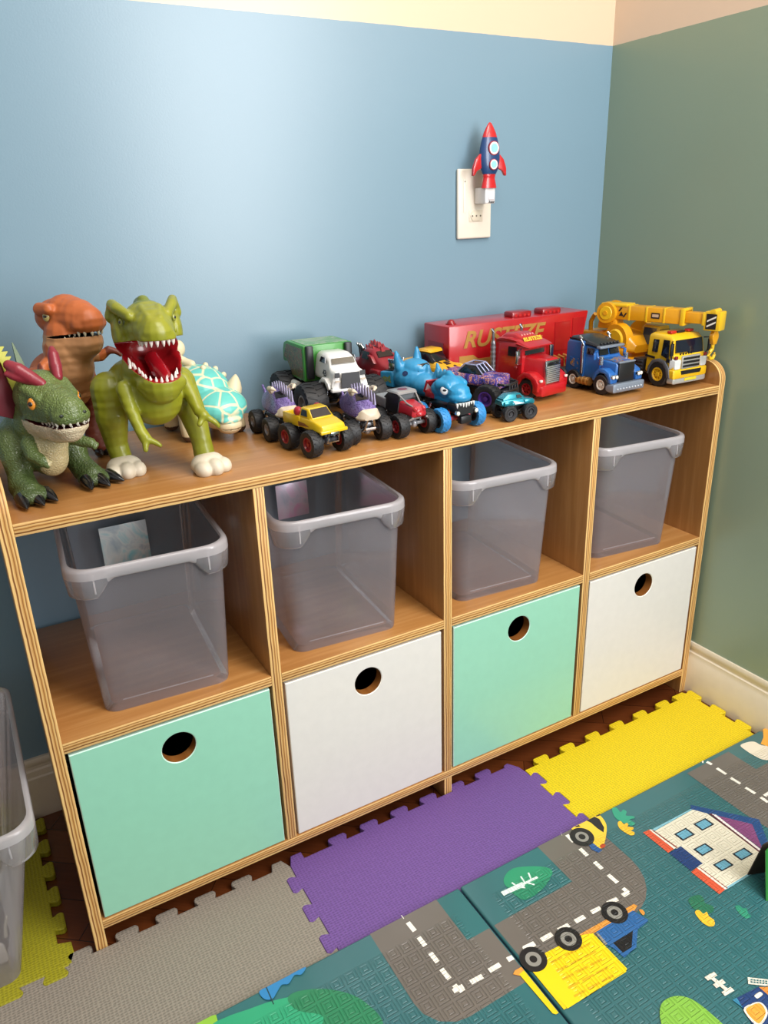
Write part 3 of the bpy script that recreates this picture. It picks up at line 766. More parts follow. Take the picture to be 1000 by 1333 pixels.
mb = MB(); mb.box((3, -33.8, -1), (13, 1.6, 12), P('#cdc6cc', .25, coat=.5), .5); mb.box((3, -34.3, -1), (10, 1.6, 9), P('#efecea', .2, coat=.6), .5); mb.build('sensor_window', pl)
text('Avant', 'lettering', pl, .0055, (.0032, -.0337, -.0098), (radians(90), 0, 0), P('#15151a', .4), shear=.25, bold=.00012)
tilt = Matrix.Rotation(radians(-3), 4, 'Y')
YR = -30; ys = .42   # flattened figure standing off the plug
def rl(prof, m, n=28):
    mb = MB(); mb.lathe(prof, 'z', m, n); 
    for v in mb.bm.verts: v.co = Vector((v.co.x, v.co.y*.5+YR, v.co.z))
    return mb
body = rl([(0, 36), (14, 36), (17, 41), (20.5, 52), (21.5, 62), (20.5, 74), (17.3, 88), (15.2, 94.5), (0, 94.5)], navy).build('rocket_body', rk)
rl([(0, 94.6), (15.3, 94.6), (12.5, 102), (8, 110), (3, 117), (0, 118.5)], redp).build('nose_cone', rk)
rl([(0, 13), (16, 13), (15, 18), (12.5, 27), (12.2, 30.5), (13, 31.5), (13, 35.9), (0, 35.9)], redp).build('engine_nozzle', rk)
for s in (-1, 1):
    mb = MB(); mb.prism([(s*19, 70), (s*30, 60), (s*36, 46), (s*36.5, 33), (s*33, 33.5), (s*28, 41), (s*18.5, 45)], YR-3, YR+3, 'y', redp, 1.2); mb.build('fin', rk)
for z, r in ((77, 11.5), (51, 9)):
    mb = MB(); mb.cyl((1.5, YR-8, z), (1.5, YR-11.3, z), r, None, P('#9c2b38', .35), 28); mb.cyl((1.5, YR-10, z), (1.5, YR-12.0, z), r*.86, None, P('#e8e8e8', .3), 28); w = mb.build('porthole', rk)
    mb = MB(); mb.cyl((1.5, YR-11.5, z), (1.5, YR-12.5, z), r*.62, None, P('#93cbd3', .2, coat=.5), 28); mb.build('porthole_glass', w)
# ================================================================== DINOSAURS
def E3(x, y, z): 
    from mathutils import Euler
    return Euler((radians(x), radians(y), radians(z)))
def cone_mesh(name, h, r, m, bend=0, n=8):
    """tapering claw or tooth pointing along +z from its root"""
    mb = MB(); path = [(bend*(t*t), 0, h*t) for t in (0, .3, .6, .85, 1)]
    mb.tube(path, [r, r*.92, r*.68, r*.36, r*.08], m, n); return mb.mesh(name, 60)
def point(o, p, d, roll=0):
    o.location = Vector(p)*.001; o.rotation_mode = 'QUATERNION'
    o.rotation_quaternion = Vector(d).normalized().to_track_quat('Z', 'X'); return o
def kids(name, me, parent, items):
    for it in items:
        o = mk(name, me, parent); point(o, it[0], it[1])
        if len(it) > 2: o.scale = (it[2],)*3 if isinstance(it[2], (int, float)) else it[2]
def eye(parent, p, d, r, iris, pupil='#16130f', slit=False):
    mb = MB(); mb.ell((0, 0, 0), (r, r*.72, r*.4), P(iris, .2, coat=.6), 16)
    o = mb.build('eye', parent); point(o, p, d)
    mb = MB(); mb.ell((0, 0, r*.33), (r*(.25 if slit else .4), r*.44, r*.22), P(pupil, .15, coat=.8), 12); mb.build('pupil', o)
ivory, blackc = P('#e6d9cf', .35, coat=.3), P('#141416', .22, coat=.6)
redm = P('#8e0f16', .3, coat=.5)

# ---- green roaring dinosaur, mouth wide open
g = thing('toy_dinosaur', 'lime green toy dinosaur roaring with wide open red mouth and cream feet', 'toy dinosaur', (.192, -.250, ZT), radians(4))
shapes = [('e', (0, 28, 108), (40, 52, 40)), ('e', (0, -6, 102), (36, 34, 38)), ('e', (-2, 40, 112), (44, 40, 34)),
  ('l', [((0, 0, 118), 36), ((2, -8, 140), 37), ((3, -10, 160), 36)]),
  ('l', [((0, 70, 105), 30), ((0, 120, 70), 18), ((0, 165, 50), 10), ((0, 195, 44), 5)]),
  # legs
  ('l', [((-44, 36, 108), 24), ((-47, 32, 75), 21), ((-46, 36, 40), 15), ((-44, 32, 22), 14)]),
  ('l', [((40, 18, 108), 23), ((47, -4, 70), 18), ((47, -22, 42), 13.5), ((48, -26, 22), 14)]),
  # arms
  ('l', [((-37, -12, 116), 11), ((-36, -24, 92), 8.5), ((-33, -38, 70), 7), ((-30, -44, 60), 7.5)]),
  ('l', [((36, -14, 118), 11), ((41, -30, 96), 8.5), ((41, -45, 82), 7), ((44, -52, 78), 7)]),
  ('l', [((-30, -44, 60), 5), ((-33, -50, 47), 3.6)]), ('l', [((-30, -44, 60), 5), ((-19, -52, 53), 3.6), ((-16, -54, 50), 3)]),
  ('l', [((44, -52, 78), 5), ((36, -56, 68), 3.6)]), ('l', [((44, -52, 78), 5), ((56, -57, 68), 3.8), ((60, -58, 62), 3)]),
  # head
  ('e', (3, 0, 186), (37, 32, 26)), ('l', [((4, -14, 188), 31), ((8, -40, 187), 25), ((10, -56, 184), 20)]),
  ('e', (10, -58, 181), (22, 15, 13)), ('l', [((-2, -30, 211), 5), ((3, -58, 201), 5)]), ('l', [((18, -30, 211), 5), ((16, -58, 201), 5)]),
  ('l', [((-33, 2, 214), 7), ((-29, -14, 211), 7.5), ((-17, -36, 203), 6)]), ('l', [((-36, 6, 200), 8), ((-33, 2, 214), 6)]), ('l', [((38, 0, 216), 6), ((35, -14, 212), 7), ((27, -34, 203), 6)]), ('l', [((40, 6, 200), 8), ((38, 0, 216), 6)]),
  ('l', [((2, 14, 210), 11), ((3, -4, 216), 8), ((6, -22, 210), 6)]),
  ('e', (-30, 4, 180), (9, 26, 24)), ('e', (37, 4, 180), (9, 26, 24)),
  # lower jaw
  ('l', [((3, 0, 152), 35), ((5, -22, 142), 33), ((8, -40, 132), 25)]), ('e', (9, -44, 123), (30, 18, 15)), ('l', [((4, -14, 140), 34), ((8, -40, 124), 27)])]
HRm = Matrix.Translation((3, -4, 0)) @ Matrix.Rotation(radians(-13), 4, 'Z') @ Matrix.Translation((-3, 4, 0))
def hr(sh):
    out = []
    for q in sh:
        if q[0] == 'l': out.append(('l', [(HRm @ Vector(p), r) for p, r in q[1]]))
        elif q[0] == 'e':
            from mathutils import Euler
            r = (q[3].to_matrix() if len(q) > 3 else Matrix.Identity(3)); out.append(('e', HRm @ Vector(q[1]), q[2], (HRm.to_3x3() @ r).to_euler()))
        else: out.append(q)
    return out
ih = next(i for i, q in enumerate(shapes) if q[0] == 'e' and q[1][2] == 186); shapes = shapes[:ih]+hr(shapes[ih:])
wedge = [(18, 168), (-30, 175), (-110, 180), (-110, 122), (-66, 127), (-30, 142), (0, 156)]
cuts = [('p', wedge, -70, 80, 'x'), ('e', (7, -34, 136), (25, 27, 17), E3(-28, 0, 0)), ('e', (7, -22, 150), (29, 32, 20)), ('e', (9, -34, 172), (24, 34, 9)), ('e', (4, 0, 160), (27, 20, 20))]
cuts = hr(cuts)
me, red = skin(shapes, 1.7, 4, cuts)
lime, dk = '#888a1e', '#5f6f1c'
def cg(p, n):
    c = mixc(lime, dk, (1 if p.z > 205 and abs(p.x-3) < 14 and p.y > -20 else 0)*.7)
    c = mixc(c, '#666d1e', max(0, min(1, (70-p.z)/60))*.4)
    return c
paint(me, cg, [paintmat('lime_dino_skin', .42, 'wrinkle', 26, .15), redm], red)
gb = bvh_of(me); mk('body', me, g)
for fx, fy, rot in ((-44, 22, -6), (48, -36, 8)):
    mb = MB()
    M = Matrix.Translation((fx, fy, 0)) @ Matrix.Rotation(radians(rot), 4, 'Z')
    sh = [('e', (0, 0, 9), (23, 20, 16)), ('e', (-14, -13, 7), (11, 14, 11)), ('e', (0, -17, 8), (11, 15, 12)), ('e', (14, -13, 7), (11, 14, 11)), ('p', [(-40, -20), (40, -20), (40, .2), (-40, .2)], -1, 1, 'x')][:4]
    fm, _ = skin(sh, 1.3, 2)
    for v in fm.vertices: v.co.z = max(v.co.z, .1); v.co = M @ v.co; v.co *= .001
    fm.materials.append(P('#cfc4ae', .45)); fm.polygons.foreach_set('use_smooth', [True]*len(fm.polygons)); mk('foot', fm, g, label='cream coloured foot')
tooth_me = cone_mesh('tooth', 10.5, 2.9, ivory)
def ringteeth(cx, cy, zf, angs, dirz, inset, sc, rmax=60):
    out = []
    for k, a in enumerate(angs):
        a = radians(a); d = Vector((sin(a), -cos(a), 0))
        for q in (0, 1, 2, 3):
            z = zf(a)+dirz*-1*q*1.2*1
            hit = gb.ray_cast(Vector((cx, cy, z))+d*rmax, -d)[0]
            if hit: break
        if not hit: continue
        p = hit - d*inset; out.append((Vector((p.x, p.y, z-dirz*-0 )), Vector((d.x*.12, d.y*.12, dirz)), sc))
    return out
up_t = []
for a in (-78, -62, -46, -30, -15, 0, 15, 30, 46, 62, 78):
    up_t.append(a)
hc = HRm @ Vector((8, -44, 0)); hc2 = HRm @ Vector((8, -32, 0))
items = ringteeth(hc.x, hc.y, lambda a: 181.5, [q_-13 for q_ in up_t], -1, 4.5, 1.0)
items = [(p+Vector((0, 0, -1.0)), d, s) for p, d, s in items]
kids('upper_tooth', tooth_me, g, items)
lo = []
for a in (-100, -82, -66, -52, -38, -25, -12, 0, 12, 25, 38, 52, 66, 82, 100): lo.append(a)
def lowz(a): return 130 + max(0, (1-cos(a)))*17
items = ringteeth(hc2.x, hc2.y, lambda a: lowz(a+radians(13))-5, [q_-13 for q_ in lo], 1, 4.4, .72)
kids('lower_tooth', tooth_me, g, [(p+Vector((0, 0, 2.0)), d, s) for p, d, s in items])
tm, _ = skin([('l', [((6, 2, 146), 10), ((7, -18, 134), 11), ((9, -34, 126), 9)])], 1.5, 3); tm.materials.append(P('#a3131f', .25, coat=.6))
for v in tm.vertices: v.co *= .001
tm.polygons.foreach_set('use_smooth', [True]*len(tm.polygons)); mk('tongue', tm, g)
eye(g, HRm @ Vector((-27, -24, 196)), HRm.to_3x3() @ Vector((-.8, -.6, .1)), 4.5, '#8f9440'); eye(g, HRm @ Vector((35, -22, 197)), HRm.to_3x3() @ Vector((.8, -.6, .1)), 4.5, '#8f9440')

# ---- orange dinosaur behind
t = thing('toy_dinosaur', 'orange toy dinosaur with tan throat, standing by the wall behind horned one', 'toy dinosaur', (.112, -.128, ZT), radians(20))
shapes = [('e', (0, 30, 110), (36, 46, 38)), ('l', [((0, 5, 105), 33), ((-2, -12, 130), 31), ((-3, -16, 155), 31), ((-2, -20, 172), 29)]),
  ('l', [((0, 60, 105), 28), ((-10, 85, 90), 18)]),
  ('l', [((28, 22, 112), 20), ((32, 14, 80), 17), ((30, 14, 46), 13), ((28, 10, 22), 15), ((28, -2, 13), 14)]),
  ('l', [((-34, 22, 112), 20), ((-40, 10, 80), 17), ((-38, 14, 46), 12), ((-36, 12, 22), 14), ((-36, 0, 13), 13)]),
  ('l', [((26, -10, 140), 9), ((40, -18, 138), 7), ((50, -24, 146), 5.5), ((58, -30, 143), 4), ((61, -33, 138), 3)]),
  ('l', [((-26, -10, 142), 9), ((-40, -16, 136), 7.5), ((-46, -22, 128), 6), ((-44, -30, 120), 4)]),
  ('e', (3, 2, 194), (31, 28, 24)), ('l', [((5, -14, 194), 29), ((8, -36, 192), 26), ((11, -52, 190), 21)]), ('e', (11, -55, 187), (24, 14, 12)),
  ('l', [((-24, -4, 206), 9), ((-22, -22, 207), 7.5)]), ('l', [((26, -4, 206), 9), ((25, -22, 207), 7.5)]),
  ('l', [((3, -10, 166), 31), ((6, -32, 164), 27), ((9, -46, 165), 21)])]
mouth = [(-12, 173), (-34, 175), (-90, 180), (-90, 174), (-34, 171.5)]
me, red = skin(shapes, 1.7, 4, [('p', mouth, -60, 60, 'x')])
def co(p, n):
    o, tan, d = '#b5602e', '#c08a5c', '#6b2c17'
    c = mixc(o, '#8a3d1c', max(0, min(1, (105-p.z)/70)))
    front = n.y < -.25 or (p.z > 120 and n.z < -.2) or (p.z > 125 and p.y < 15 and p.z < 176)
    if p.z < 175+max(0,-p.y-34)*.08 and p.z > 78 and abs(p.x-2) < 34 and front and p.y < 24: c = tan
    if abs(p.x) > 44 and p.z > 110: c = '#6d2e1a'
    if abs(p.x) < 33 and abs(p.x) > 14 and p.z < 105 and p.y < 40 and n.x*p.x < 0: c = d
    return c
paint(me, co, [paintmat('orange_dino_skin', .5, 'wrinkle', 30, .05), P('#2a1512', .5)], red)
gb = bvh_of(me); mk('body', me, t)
tm = cone_mesh('tooth', 8, 2.6, P('#d9cbb0', .35))
items = ringteeth(9, -36, lambda a: 179.5, (-70, -52, -36, -20, -4, 12, 30, 50, 70), -1, 3.2, 1.0); kids('tooth', tm, t, [(p+Vector((0, 0, 1)), d, s) for p, d, s in items])
items = ringteeth(9, -34, lambda a: 168, (-75, -50, -22, 6, 30, 58), 1, 3.5, .7); kids('tooth', tm, t, items)
cl = cone_mesh('claw', 15, 6.5, P('#1f1713', .3, coat=.3))
kids('claw', cl, t, [((28+dx, -9, 6.6), (dx*.03, -1, -.02)) for dx in (-9, 1, 11)]+[((-36+dx, -8, 6.6), (dx*.03, -1, -.02)) for dx in (-9, 1, 11)])
eye(t, (-25, -18, 198), (-.85, -.5, .1), 6.5, '#a99a5c', slit=True); eye(t, (33, -18, 198), (.85, -.5, .1), 6.5, '#a99a5c', slit=True)

# ---- dark green horned dinosaur at the left end
d = thing('toy_dinosaur', 'dark green toy dinosaur with crimson horns at left front corner of shelf top', 'toy dinosaur', (.063, -.235, ZT), radians(14))
shapes = [('e', (-12, 20, 62), (34, 44, 42)), ('e', (-8, -8, 60), (27, 30, 40)), ('e', (-7, -16, 46), (21, 20, 26)),
  ('l', [((-10, -8, 88), 30), ((-6, -14, 108), 28)]),
  ('l', [((-10, 55, 60), 30), ((-2, 88, 46), 20), ((8, 116, 34), 11), ((14, 134, 28), 6)]),
  ('l', [((-37, 18, 64), 22), ((-40, 4, 46), 18), ((-42, -2, 28), 15), ((-45, -14, 16), 17), ((-44, -34, 12), 14)]), ('e', (-44, -36, 10), (21, 20, 11)),
  ('l', [((22, 22, 58), 22), ((29, 8, 42), 18), ((30, 0, 26), 15), ((33, -10, 16), 16), ((36, -26, 12), 14)]), ('e', (37, -27, 9), (21, 20, 10)),
  ('l', [((-31, -22, 66), 10), ((-34, -36, 56), 8), ((-28, -48, 50), 7.5)]), ('l', [((-28, -48, 50), 4.5), ((-22, -54, 48), 3.6)]), ('l', [((-28, -48, 50), 4.5), ((-26, -55, 45), 3.4)]),
  ('l', [((18, -22, 66), 9.5), ((26, -36, 60), 7.5), ((33, -44, 58), 6.5)]), ('l', [((33, -44, 58), 4), ((38, -50, 56), 3)]), ('l', [((33, -44, 58), 4), ((34, -51, 53), 3)]),
  ('e', (-7, -26, 121), (31, 32, 30)), ('l', [((-6, -40, 116), 27), ((-2, -62, 111), 24), ((1, -78, 108), 20)]), ('e', (1, -82, 104), (22, 16, 14)),
  ('l', [((-27, -36, 133), 8), ((-22, -58, 124), 6)]), ('l', [((16, -36, 133), 8), ((17, -58, 124), 6)]),
  ('l', [((-7, -30, 98), 28), ((-3, -54, 92), 24), ((0, -74, 90), 18)]), ('e', (0, -78, 91), (21, 16, 10))]
mouth = [(-26, 101), (-50, 98), (-80, 97), (-120, 98), (-120, 94), (-80, 92.5), (-50, 94)]
me, red = skin(shapes, 1.7, 3, [('p', mouth, -60, 60, 'x')])
def mline(y): return 98 if y > -50 else 95
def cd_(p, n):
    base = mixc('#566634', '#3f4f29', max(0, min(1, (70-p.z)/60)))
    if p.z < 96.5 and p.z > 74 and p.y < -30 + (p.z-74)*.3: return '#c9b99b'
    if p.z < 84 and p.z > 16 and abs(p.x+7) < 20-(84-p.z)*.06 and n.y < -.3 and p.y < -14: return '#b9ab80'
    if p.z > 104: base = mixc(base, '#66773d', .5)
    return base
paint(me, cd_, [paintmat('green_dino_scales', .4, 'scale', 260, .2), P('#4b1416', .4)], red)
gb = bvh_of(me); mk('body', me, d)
tm = cone_mesh('tooth', 5.5, 2.4, P('#c9c2b4', .35))
items = ringteeth(-1, -60, lambda a: 99.5, (-95, -78, -62, -47, -33, -20, -8, 5, 18, 32, 48, 66), -1, 2.6, 1.0); kids('upper_tooth', tm, d, items)
items = ringteeth(-1, -60, lambda a: 90.5, (-70, -52, -36, -20, -4, 12, 28, 46), 1, 3.0, .75); kids('lower_tooth', tm, d, items)
cl = cone_mesh('claw', 27, 8.2, blackc, 0, 12)
kids('claw', cl, d, [((-44+dx, -42+abs(dx)*.25, 10), (dx*.012, -1, -.22)) for dx in (-13, 1, 14)]+[((38+dx, -35+abs(dx)*.25, 10), (dx*.02+.1, -1, -.22)) for dx in (-14, 0, 14)])
crim = P('#83222f', .4, coat=.2)
for pts, nm in (([((-12, -48, 138), 6), ((-20, -42, 145), 8), ((-30, -34, 155), 8.5), ((-37, -28, 161), 6)], 'left'), ([((10, -40, 142), 6), ((12, -34, 153), 7.5), ((14, -28, 165), 6.5), ((15, -24, 172), 3.5)], 'right')):
    hm, _ = skin([('l', pts)]+([('l', [((-20, -42, 142), 6), ((-36, -34, 149), 5), ((-42, -30, 152), 3)])] if nm == 'left' else []), 1.3, 2); hm.materials.append(crim)
    for v in hm.vertices: v.co *= .001
    hm.polygons.foreach_set('use_smooth', [True]*len(hm.polygons)); mk('horn', hm, d, label='crimson horn on the brow')
# dorsal spike, and the neck frill with its jagged pale edge
mb = MB(); mb.loft([[(-14-2*s, 4, 140), (-8-3*s, 4, 140), (-12, 14, 140)] if False else [(-18, 2-0, 136), (-6, 2, 136), (-6, 8, 136), (-18, 8, 136)] for s in (0,)]+[[(-17, 5, 158), (-10, 5, 158), (-10, 9, 158), (-17, 9, 158)], [(-17.2, 8, 180), (-16, 8, 180), (-16, 9, 180), (-17.2, 9, 180)]], P('#4d6338', .4)); mb.build('dorsal_spike', d)
fr = [(-24, 92), (-33, 108), (-38, 128), (-42, 150), (-50, 168), (-62, 182), (-84, 178), (-92, 150), (-84, 116), (-66, 92), (-44, 82)]
def jag(pts, k):
    out = []
    for a, b in zip(pts, pts[1:]):
        a, b = Vector(a), Vector(b)
        for i in range(3):
            p = a.lerp(b, i/3); n = Vector((b.y-a.y, -(b.x-a.x))).normalized(); out.append(tuple(p)); q = a.lerp(b, (i+.5)/3)+n*k; out.append(tuple(q))
    return out
mb = MB(); mb.prism(fr, -4, 0, 'y', P('#6a1f2a', .45), 1); o = mb.build('neck_frill', d, (.010, -.004, .012), label='dark crimson neck frill')
mb = MB(); ed = fr[:7]; inn = [(x-7, z-1) for x, z in ed][::-1]
mb.prism(jag([(x+1, z) for x, z in ed], 6)[:-1]+inn, -7, -3.8, 'y', P('#b9b84c', .45)); mb.build('frill_fringe', o, label='pale yellow jagged fringe')
mb = MB(); mb.prism([(x+5, z-2) for x, z in ed]+[(x-3, z-2) for x, z in ed][::-1], 0, 5, 'y', P('#4f6136', .45), 1); mb.build('frill_back', o, label='green backing of the frill')
eye(d, (-29.5, -54, 119), (-.82, -.55, .12), 7, '#d98a2b'); eye(d, (23.5, -54, 119), (.82, -.55, .12), 7, '#d98a2b')
for x in (-14, 12):
    mb = MB(); mb.ell((0, 0, 0), (2.6, 1.2, 2), P('#1d2416', .5), 10); mb.build('nostril', d, ((x)*.001, -.0945, .1085))

# ---- turquoise armoured dinosaur
a = thing('toy_dinosaur', 'cream armoured toy dinosaur with turquoise plated shell behind the lime green one', 'toy dinosaur', (.302, -.120, ZT), radians(8))
shapes = [('e', (0, 45, 48), (40, 60, 34)), ('e', (4, -22, 34), (27, 34, 20)), ('e', (6, -45, 24), (19, 17, 13)),
  ('l', [((-36, 5, 40), 15), ((-40, 0, 20), 12), ((-40, -4, 10), 12)]), ('l', [((38, 5, 40), 15), ((40, 0, 20), 12), ((40, -4, 10), 12)]),
  ('l', [((-30, 70, 40), 15), ((-36, 72, 12), 12)]), ('l', [((30, 70, 40), 15), ((36, 72, 12), 12)]),
  ('l', [((-6, 88, 62), 16), ((-14, 92, 92), 10), ((-18, 80, 120), 8)])]
me, red = skin(shapes, 1.8, 4, [('p', [(-90, 22.5), (-36, 20), (-36, 18.5), (-90, 20)], -40, 50, 'x')])
def ca(p, n):
    return '#4a3324' if p.z < 9 and p.y > -20 else mixc('#d9c9a4', '#c4ac82', max(0, min(1, (30-p.z)/30)))
paint(me, ca, [paintmat('cream_dino_skin', .45, None), P('#8a6c4a', .6)], red); mk('body', me, a)
t_ = NT('turquoise_shell_plates'); v_ = t_.coord(); vo = t_.n('ShaderNodeTexVoronoi', feature='DISTANCE_TO_EDGE'); t_.l(v_, vo.inputs['Vector']); t_.i(vo, Scale=38, Randomness=.75)
f_ = t_.ramp(vo.outputs[0], [(.03, '#d8d5b0'), (.075, '#62bfb4')]); t_.l(f_, t_.b.inputs['Base Color']); t_.set(Roughness=.45, Coat_Weight=.1)
t_.bump(t_.math('MINIMUM', vo.outputs[0], .14), .6, .004)
sm, _ = skin([('e', (0, 42, 66), (47, 62, 36)), ('e', (5, -20, 50), (41, 40, 24), E3(14, 0, 0)), ('e', (6, -44, 37), (22, 18, 9), E3(22, 0, 0))], 1.5, 3)
bm = bmesh.new(); bm.from_mesh(sm)
bmesh.ops.bisect_plane(bm, geom=bm.verts[:]+bm.edges[:]+bm.faces[:], plane_co=(0, 0, 40), plane_no=(0, .32, -1), clear_outer=True)
bm.to_mesh(sm); bm.free(); sm.materials.append(t_.m)
for v in sm.vertices: v.co *= .001
sm.polygons.foreach_set('use_smooth', [True]*len(sm.polygons)); sb_ = bvh_of(sm); shell = mk('shell', sm, a, label='turquoise shell with cream seams')
so = shell.modifiers.new('thick', 'SOLIDIFY'); so.thickness = .003; so.offset = -1
crm = P('#d8cba8', .45)
hm = cone_mesh('spike', 26, 13, crm, 3, 12); 
kids('horn', hm, shell, [((38, -2, 62), (.45, .1, 1)), ((-36, -4, 60), (-.6, -.1, .9))])
nb = MB(); nb.ell((0, 0, 0), (4.4, 4.4, 4.8), crm, 12); nbm = nb.mesh('bump')
for x, y in ((22, 50), (32, 38), (38, 24), (-30, 48), (-36, 30), (4, 20), (-14, 70), (-22, 40)):
    h = sb_.ray_cast(Vector((x, y, 140)), Vector((0, 0, -1)))[0]
    if h: o = mk('knob', nbm, shell, Vector(h)*.001)
bm_, _ = skin([('e', (-26, 74, 128), (17, 15, 19)), ('e', (-8, 74, 124), (10, 10, 13)), ('l', [((-16, 66, 112), 7), ((-8, 56, 106), 6.5), ((-2, 46, 103), 6)])], 1.5, 2); bm_.materials.append(crm)
for v in bm_.vertices: v.co *= .001
bm_.polygons.foreach_set('use_smooth', [True]*len(bm_.polygons)); mk('tail_club', bm_, a)
eye(a, (31, -38, 36), (.8, -.6, .1), 5.5, '#e8ece8'); eye(a, (-21, -38, 36), (-.8, -.6, .1), 5.5, '#e8ece8')
# ================================================================== VEHICLES (all face -y, millimetres, then turned)
rub = P('#1b1b1d', .55, bump=.1, bscale=300); blk = P('#18181b', .4); chrome = P('#b9bcc0', .22, 1.0); glassb = P('#12141a', .12, coat=.6); greym = P('#8d9096', .35, .6)
TC = {}
def tyre_meshes(R, W, rimr, tm, rm, lugs=18, style='chevron', hub=None):
    key = (R, W, rimr, tm.name, rm.name, lugs, style)
    if key in TC: return TC[key]
    mb = MB(); h = W/2
    mb.lathe([(rimr, -h*.62), (rimr+1, -h*.9), (R*.78, -h), (R*.93, -h*.93), (R*.965, -h*.6), (R*.965, h*.6), (R*.93, h*.93), (R*.78, h), (rimr+1, h*.9), (rimr, h*.62)], 'x', tm, 36, cap=False)
    for k in range(lugs):
        for s in (-1, 1):
            a = 2*pi*(k+(.5 if s > 0 else 0))/lugs; w = pi*R/lugs*.62; sk = w*1.1 if style == 'chevron' else 0
            vs = []
            for (x, t0) in ((s*h*.05, sk), (s*h*.62, 0), (s*h*1.0, -sk*.3)):
                rt = R if x*s < h*.9 else R*.9
                for dt in (-w/2, w/2):
                    for rr_ in (R*.93 if x*s < h*.9 else R*.82, rt):
                        b = a+(t0+dt)/R; vs.append((x, rr_*cos(b), rr_*sin(b)))
            v = [mb.bm.verts.new(p) for p in vs]; mi = mb.mi(tm)
            q = lambda *i: mb.bm.faces.new([v[j] for j in i])
            fs = []
            for o in (0, 4):
                fs += [q(o, o+4, o+5, o+1), q(o+2, o+3, o+7, o+6), q(o+1, o+5, o+7, o+3), q(o, o+2, o+6, o+4)]
            fs += [q(0, 1, 3, 2), q(8, 10, 11, 9)]
            bmesh.ops.recalc_face_normals(mb.bm, faces=fs)
            for f in fs: f.material_index = mi
    tme = mb.mesh('tyre', 30)
    mb = MB()
    for s in (-1, 1):
        mb.lathe([(rimr+.6, s*h*.60), (rimr+.5, s*h*.86), (rimr*.86, s*h*.88), (rimr*.74, s*h*.5), (rimr*.36, s*h*.42), (rimr*.3, s*h*.74), (0, s*h*.76)], 'x', rm, 28, cap=False)
        for k in range(6):
            a = 2*pi*k/6; mb.cyl((s*h*.42, rimr*.56*cos(a), rimr*.56*sin(a)), (s*h*.52, rimr*.56*cos(a), rimr*.56*sin(a)), rimr*.09, None, rm, 6)
    rme = mb.mesh('rim', 35); TC[key] = (tme, rme); return TC[key]
def wheels(root, R, W, track, ys, tm=rub, rm=None, rimr=None, lugs=18, style='chevron', label=None, z=None):
    a, b = tyre_meshes(R, W, rimr or R*.5, tm, rm or P('#7d7f84', .35, .5), lugs, style)
    for y in ys:
        for s in (-1, 1):
            o = mk('wheel', a, root, (s*track*.001, y*.001, (z or R)*.001), (random.random()*6, 0, 0), label); mk('rim', b, o)
def chassis(root, R, track, ys, z, m=blk, shock=None, L=None):
    mb = MB()
    for y in ys:
        mb.cyl((-track, y, R), (track, y, R), R*.16, None, m, 10); mb.ell((0, y, R), (R*.34, R*.36, R*.36), m, 10)
    y0, y1 = min(ys), max(ys)
    mb.box((0, (y0+y1)/2, z), (track*.72, (y1-y0)+R*.9, R*.3), m, R*.08)
    mb.box((0, (y0+y1)/2, (z+R)/2), (track*.4, (y1-y0)*.9, abs(z-R)*.7), m, R*.05)
    for y in ys:
        for s in (-1, 1): mb.tube([(s*track*.28, y*.3+(y0+y1)*.35, R*.95), (s*track*.34, y, z-R*.05)], R*.07, m, 6)
    ch = mb.build('chassis', root)
    for y in ys:
        for s in (-1, 1):
            mb = MB(); p0, p1 = Vector((s*track*.55, y, R)), Vector((s*track*.40, y+(3 if y < 0 else -3), z+R*.25)); sm_ = shock or chrome
            mb.cyl(p0, p1, R*.06, None, chrome, 8)
            for k in range(5):
                a = p0.lerp(p1, .2+.14*k); b = p0.lerp(p1, .2+.14*k+.07); mb.cyl(a, b, R*.12, None, sm_, 10)
            mb.build('shock', root)
    return ch
def loftbody(name, root, secs, m, extra=None, label=None, n=3, angle=40):
    mb = MB(); mb.loft([rsec(*s[:6], n=n, xc=(s[6] if len(s) > 6 else 0)) for s in secs], m)
    if extra: extra(mb)
    return mb.build(name, root, label=label, angle=angle)
def plate(name, root, pts_list, m, t=.35, label=None):
    mb = MB()
    for pts in pts_list: mb.quad(pts, m, t)
    return mb.build(name, root, label=label)
def mirror(pts): return [(-x, y, z) for x, y, z in pts][::-1]
def lamps(root, ps, r, m=None, name='headlight', d=(0, -1, 0)):
    for p in ps:
        mb = MB(); p = Vector(p); dd = Vector(d).normalized(); mb.cyl(p-dd*r*.4, p+dd*r*.5, r, r*.9, chrome, 14); mb.ell(p+dd*r*.45, (r*.8, r*.8, r*.8) if abs(dd.z) > .5 else (r*.8, r*.4, r*.8), m or P('#e8e6dc', .15, coat=.6), 12); mb.build(name, root)
def splatter(name, stops, sc, dist=2, rough=.35):
    t = NT(name); v = t.coord(); n = t.noise(v, sc, 4, .65, dist); t.l(t.ramp(n, stops, 'CONSTANT'), t.b.inputs['Base Color']); t.set(Roughness=rough, Coat_Weight=.3); return t.m

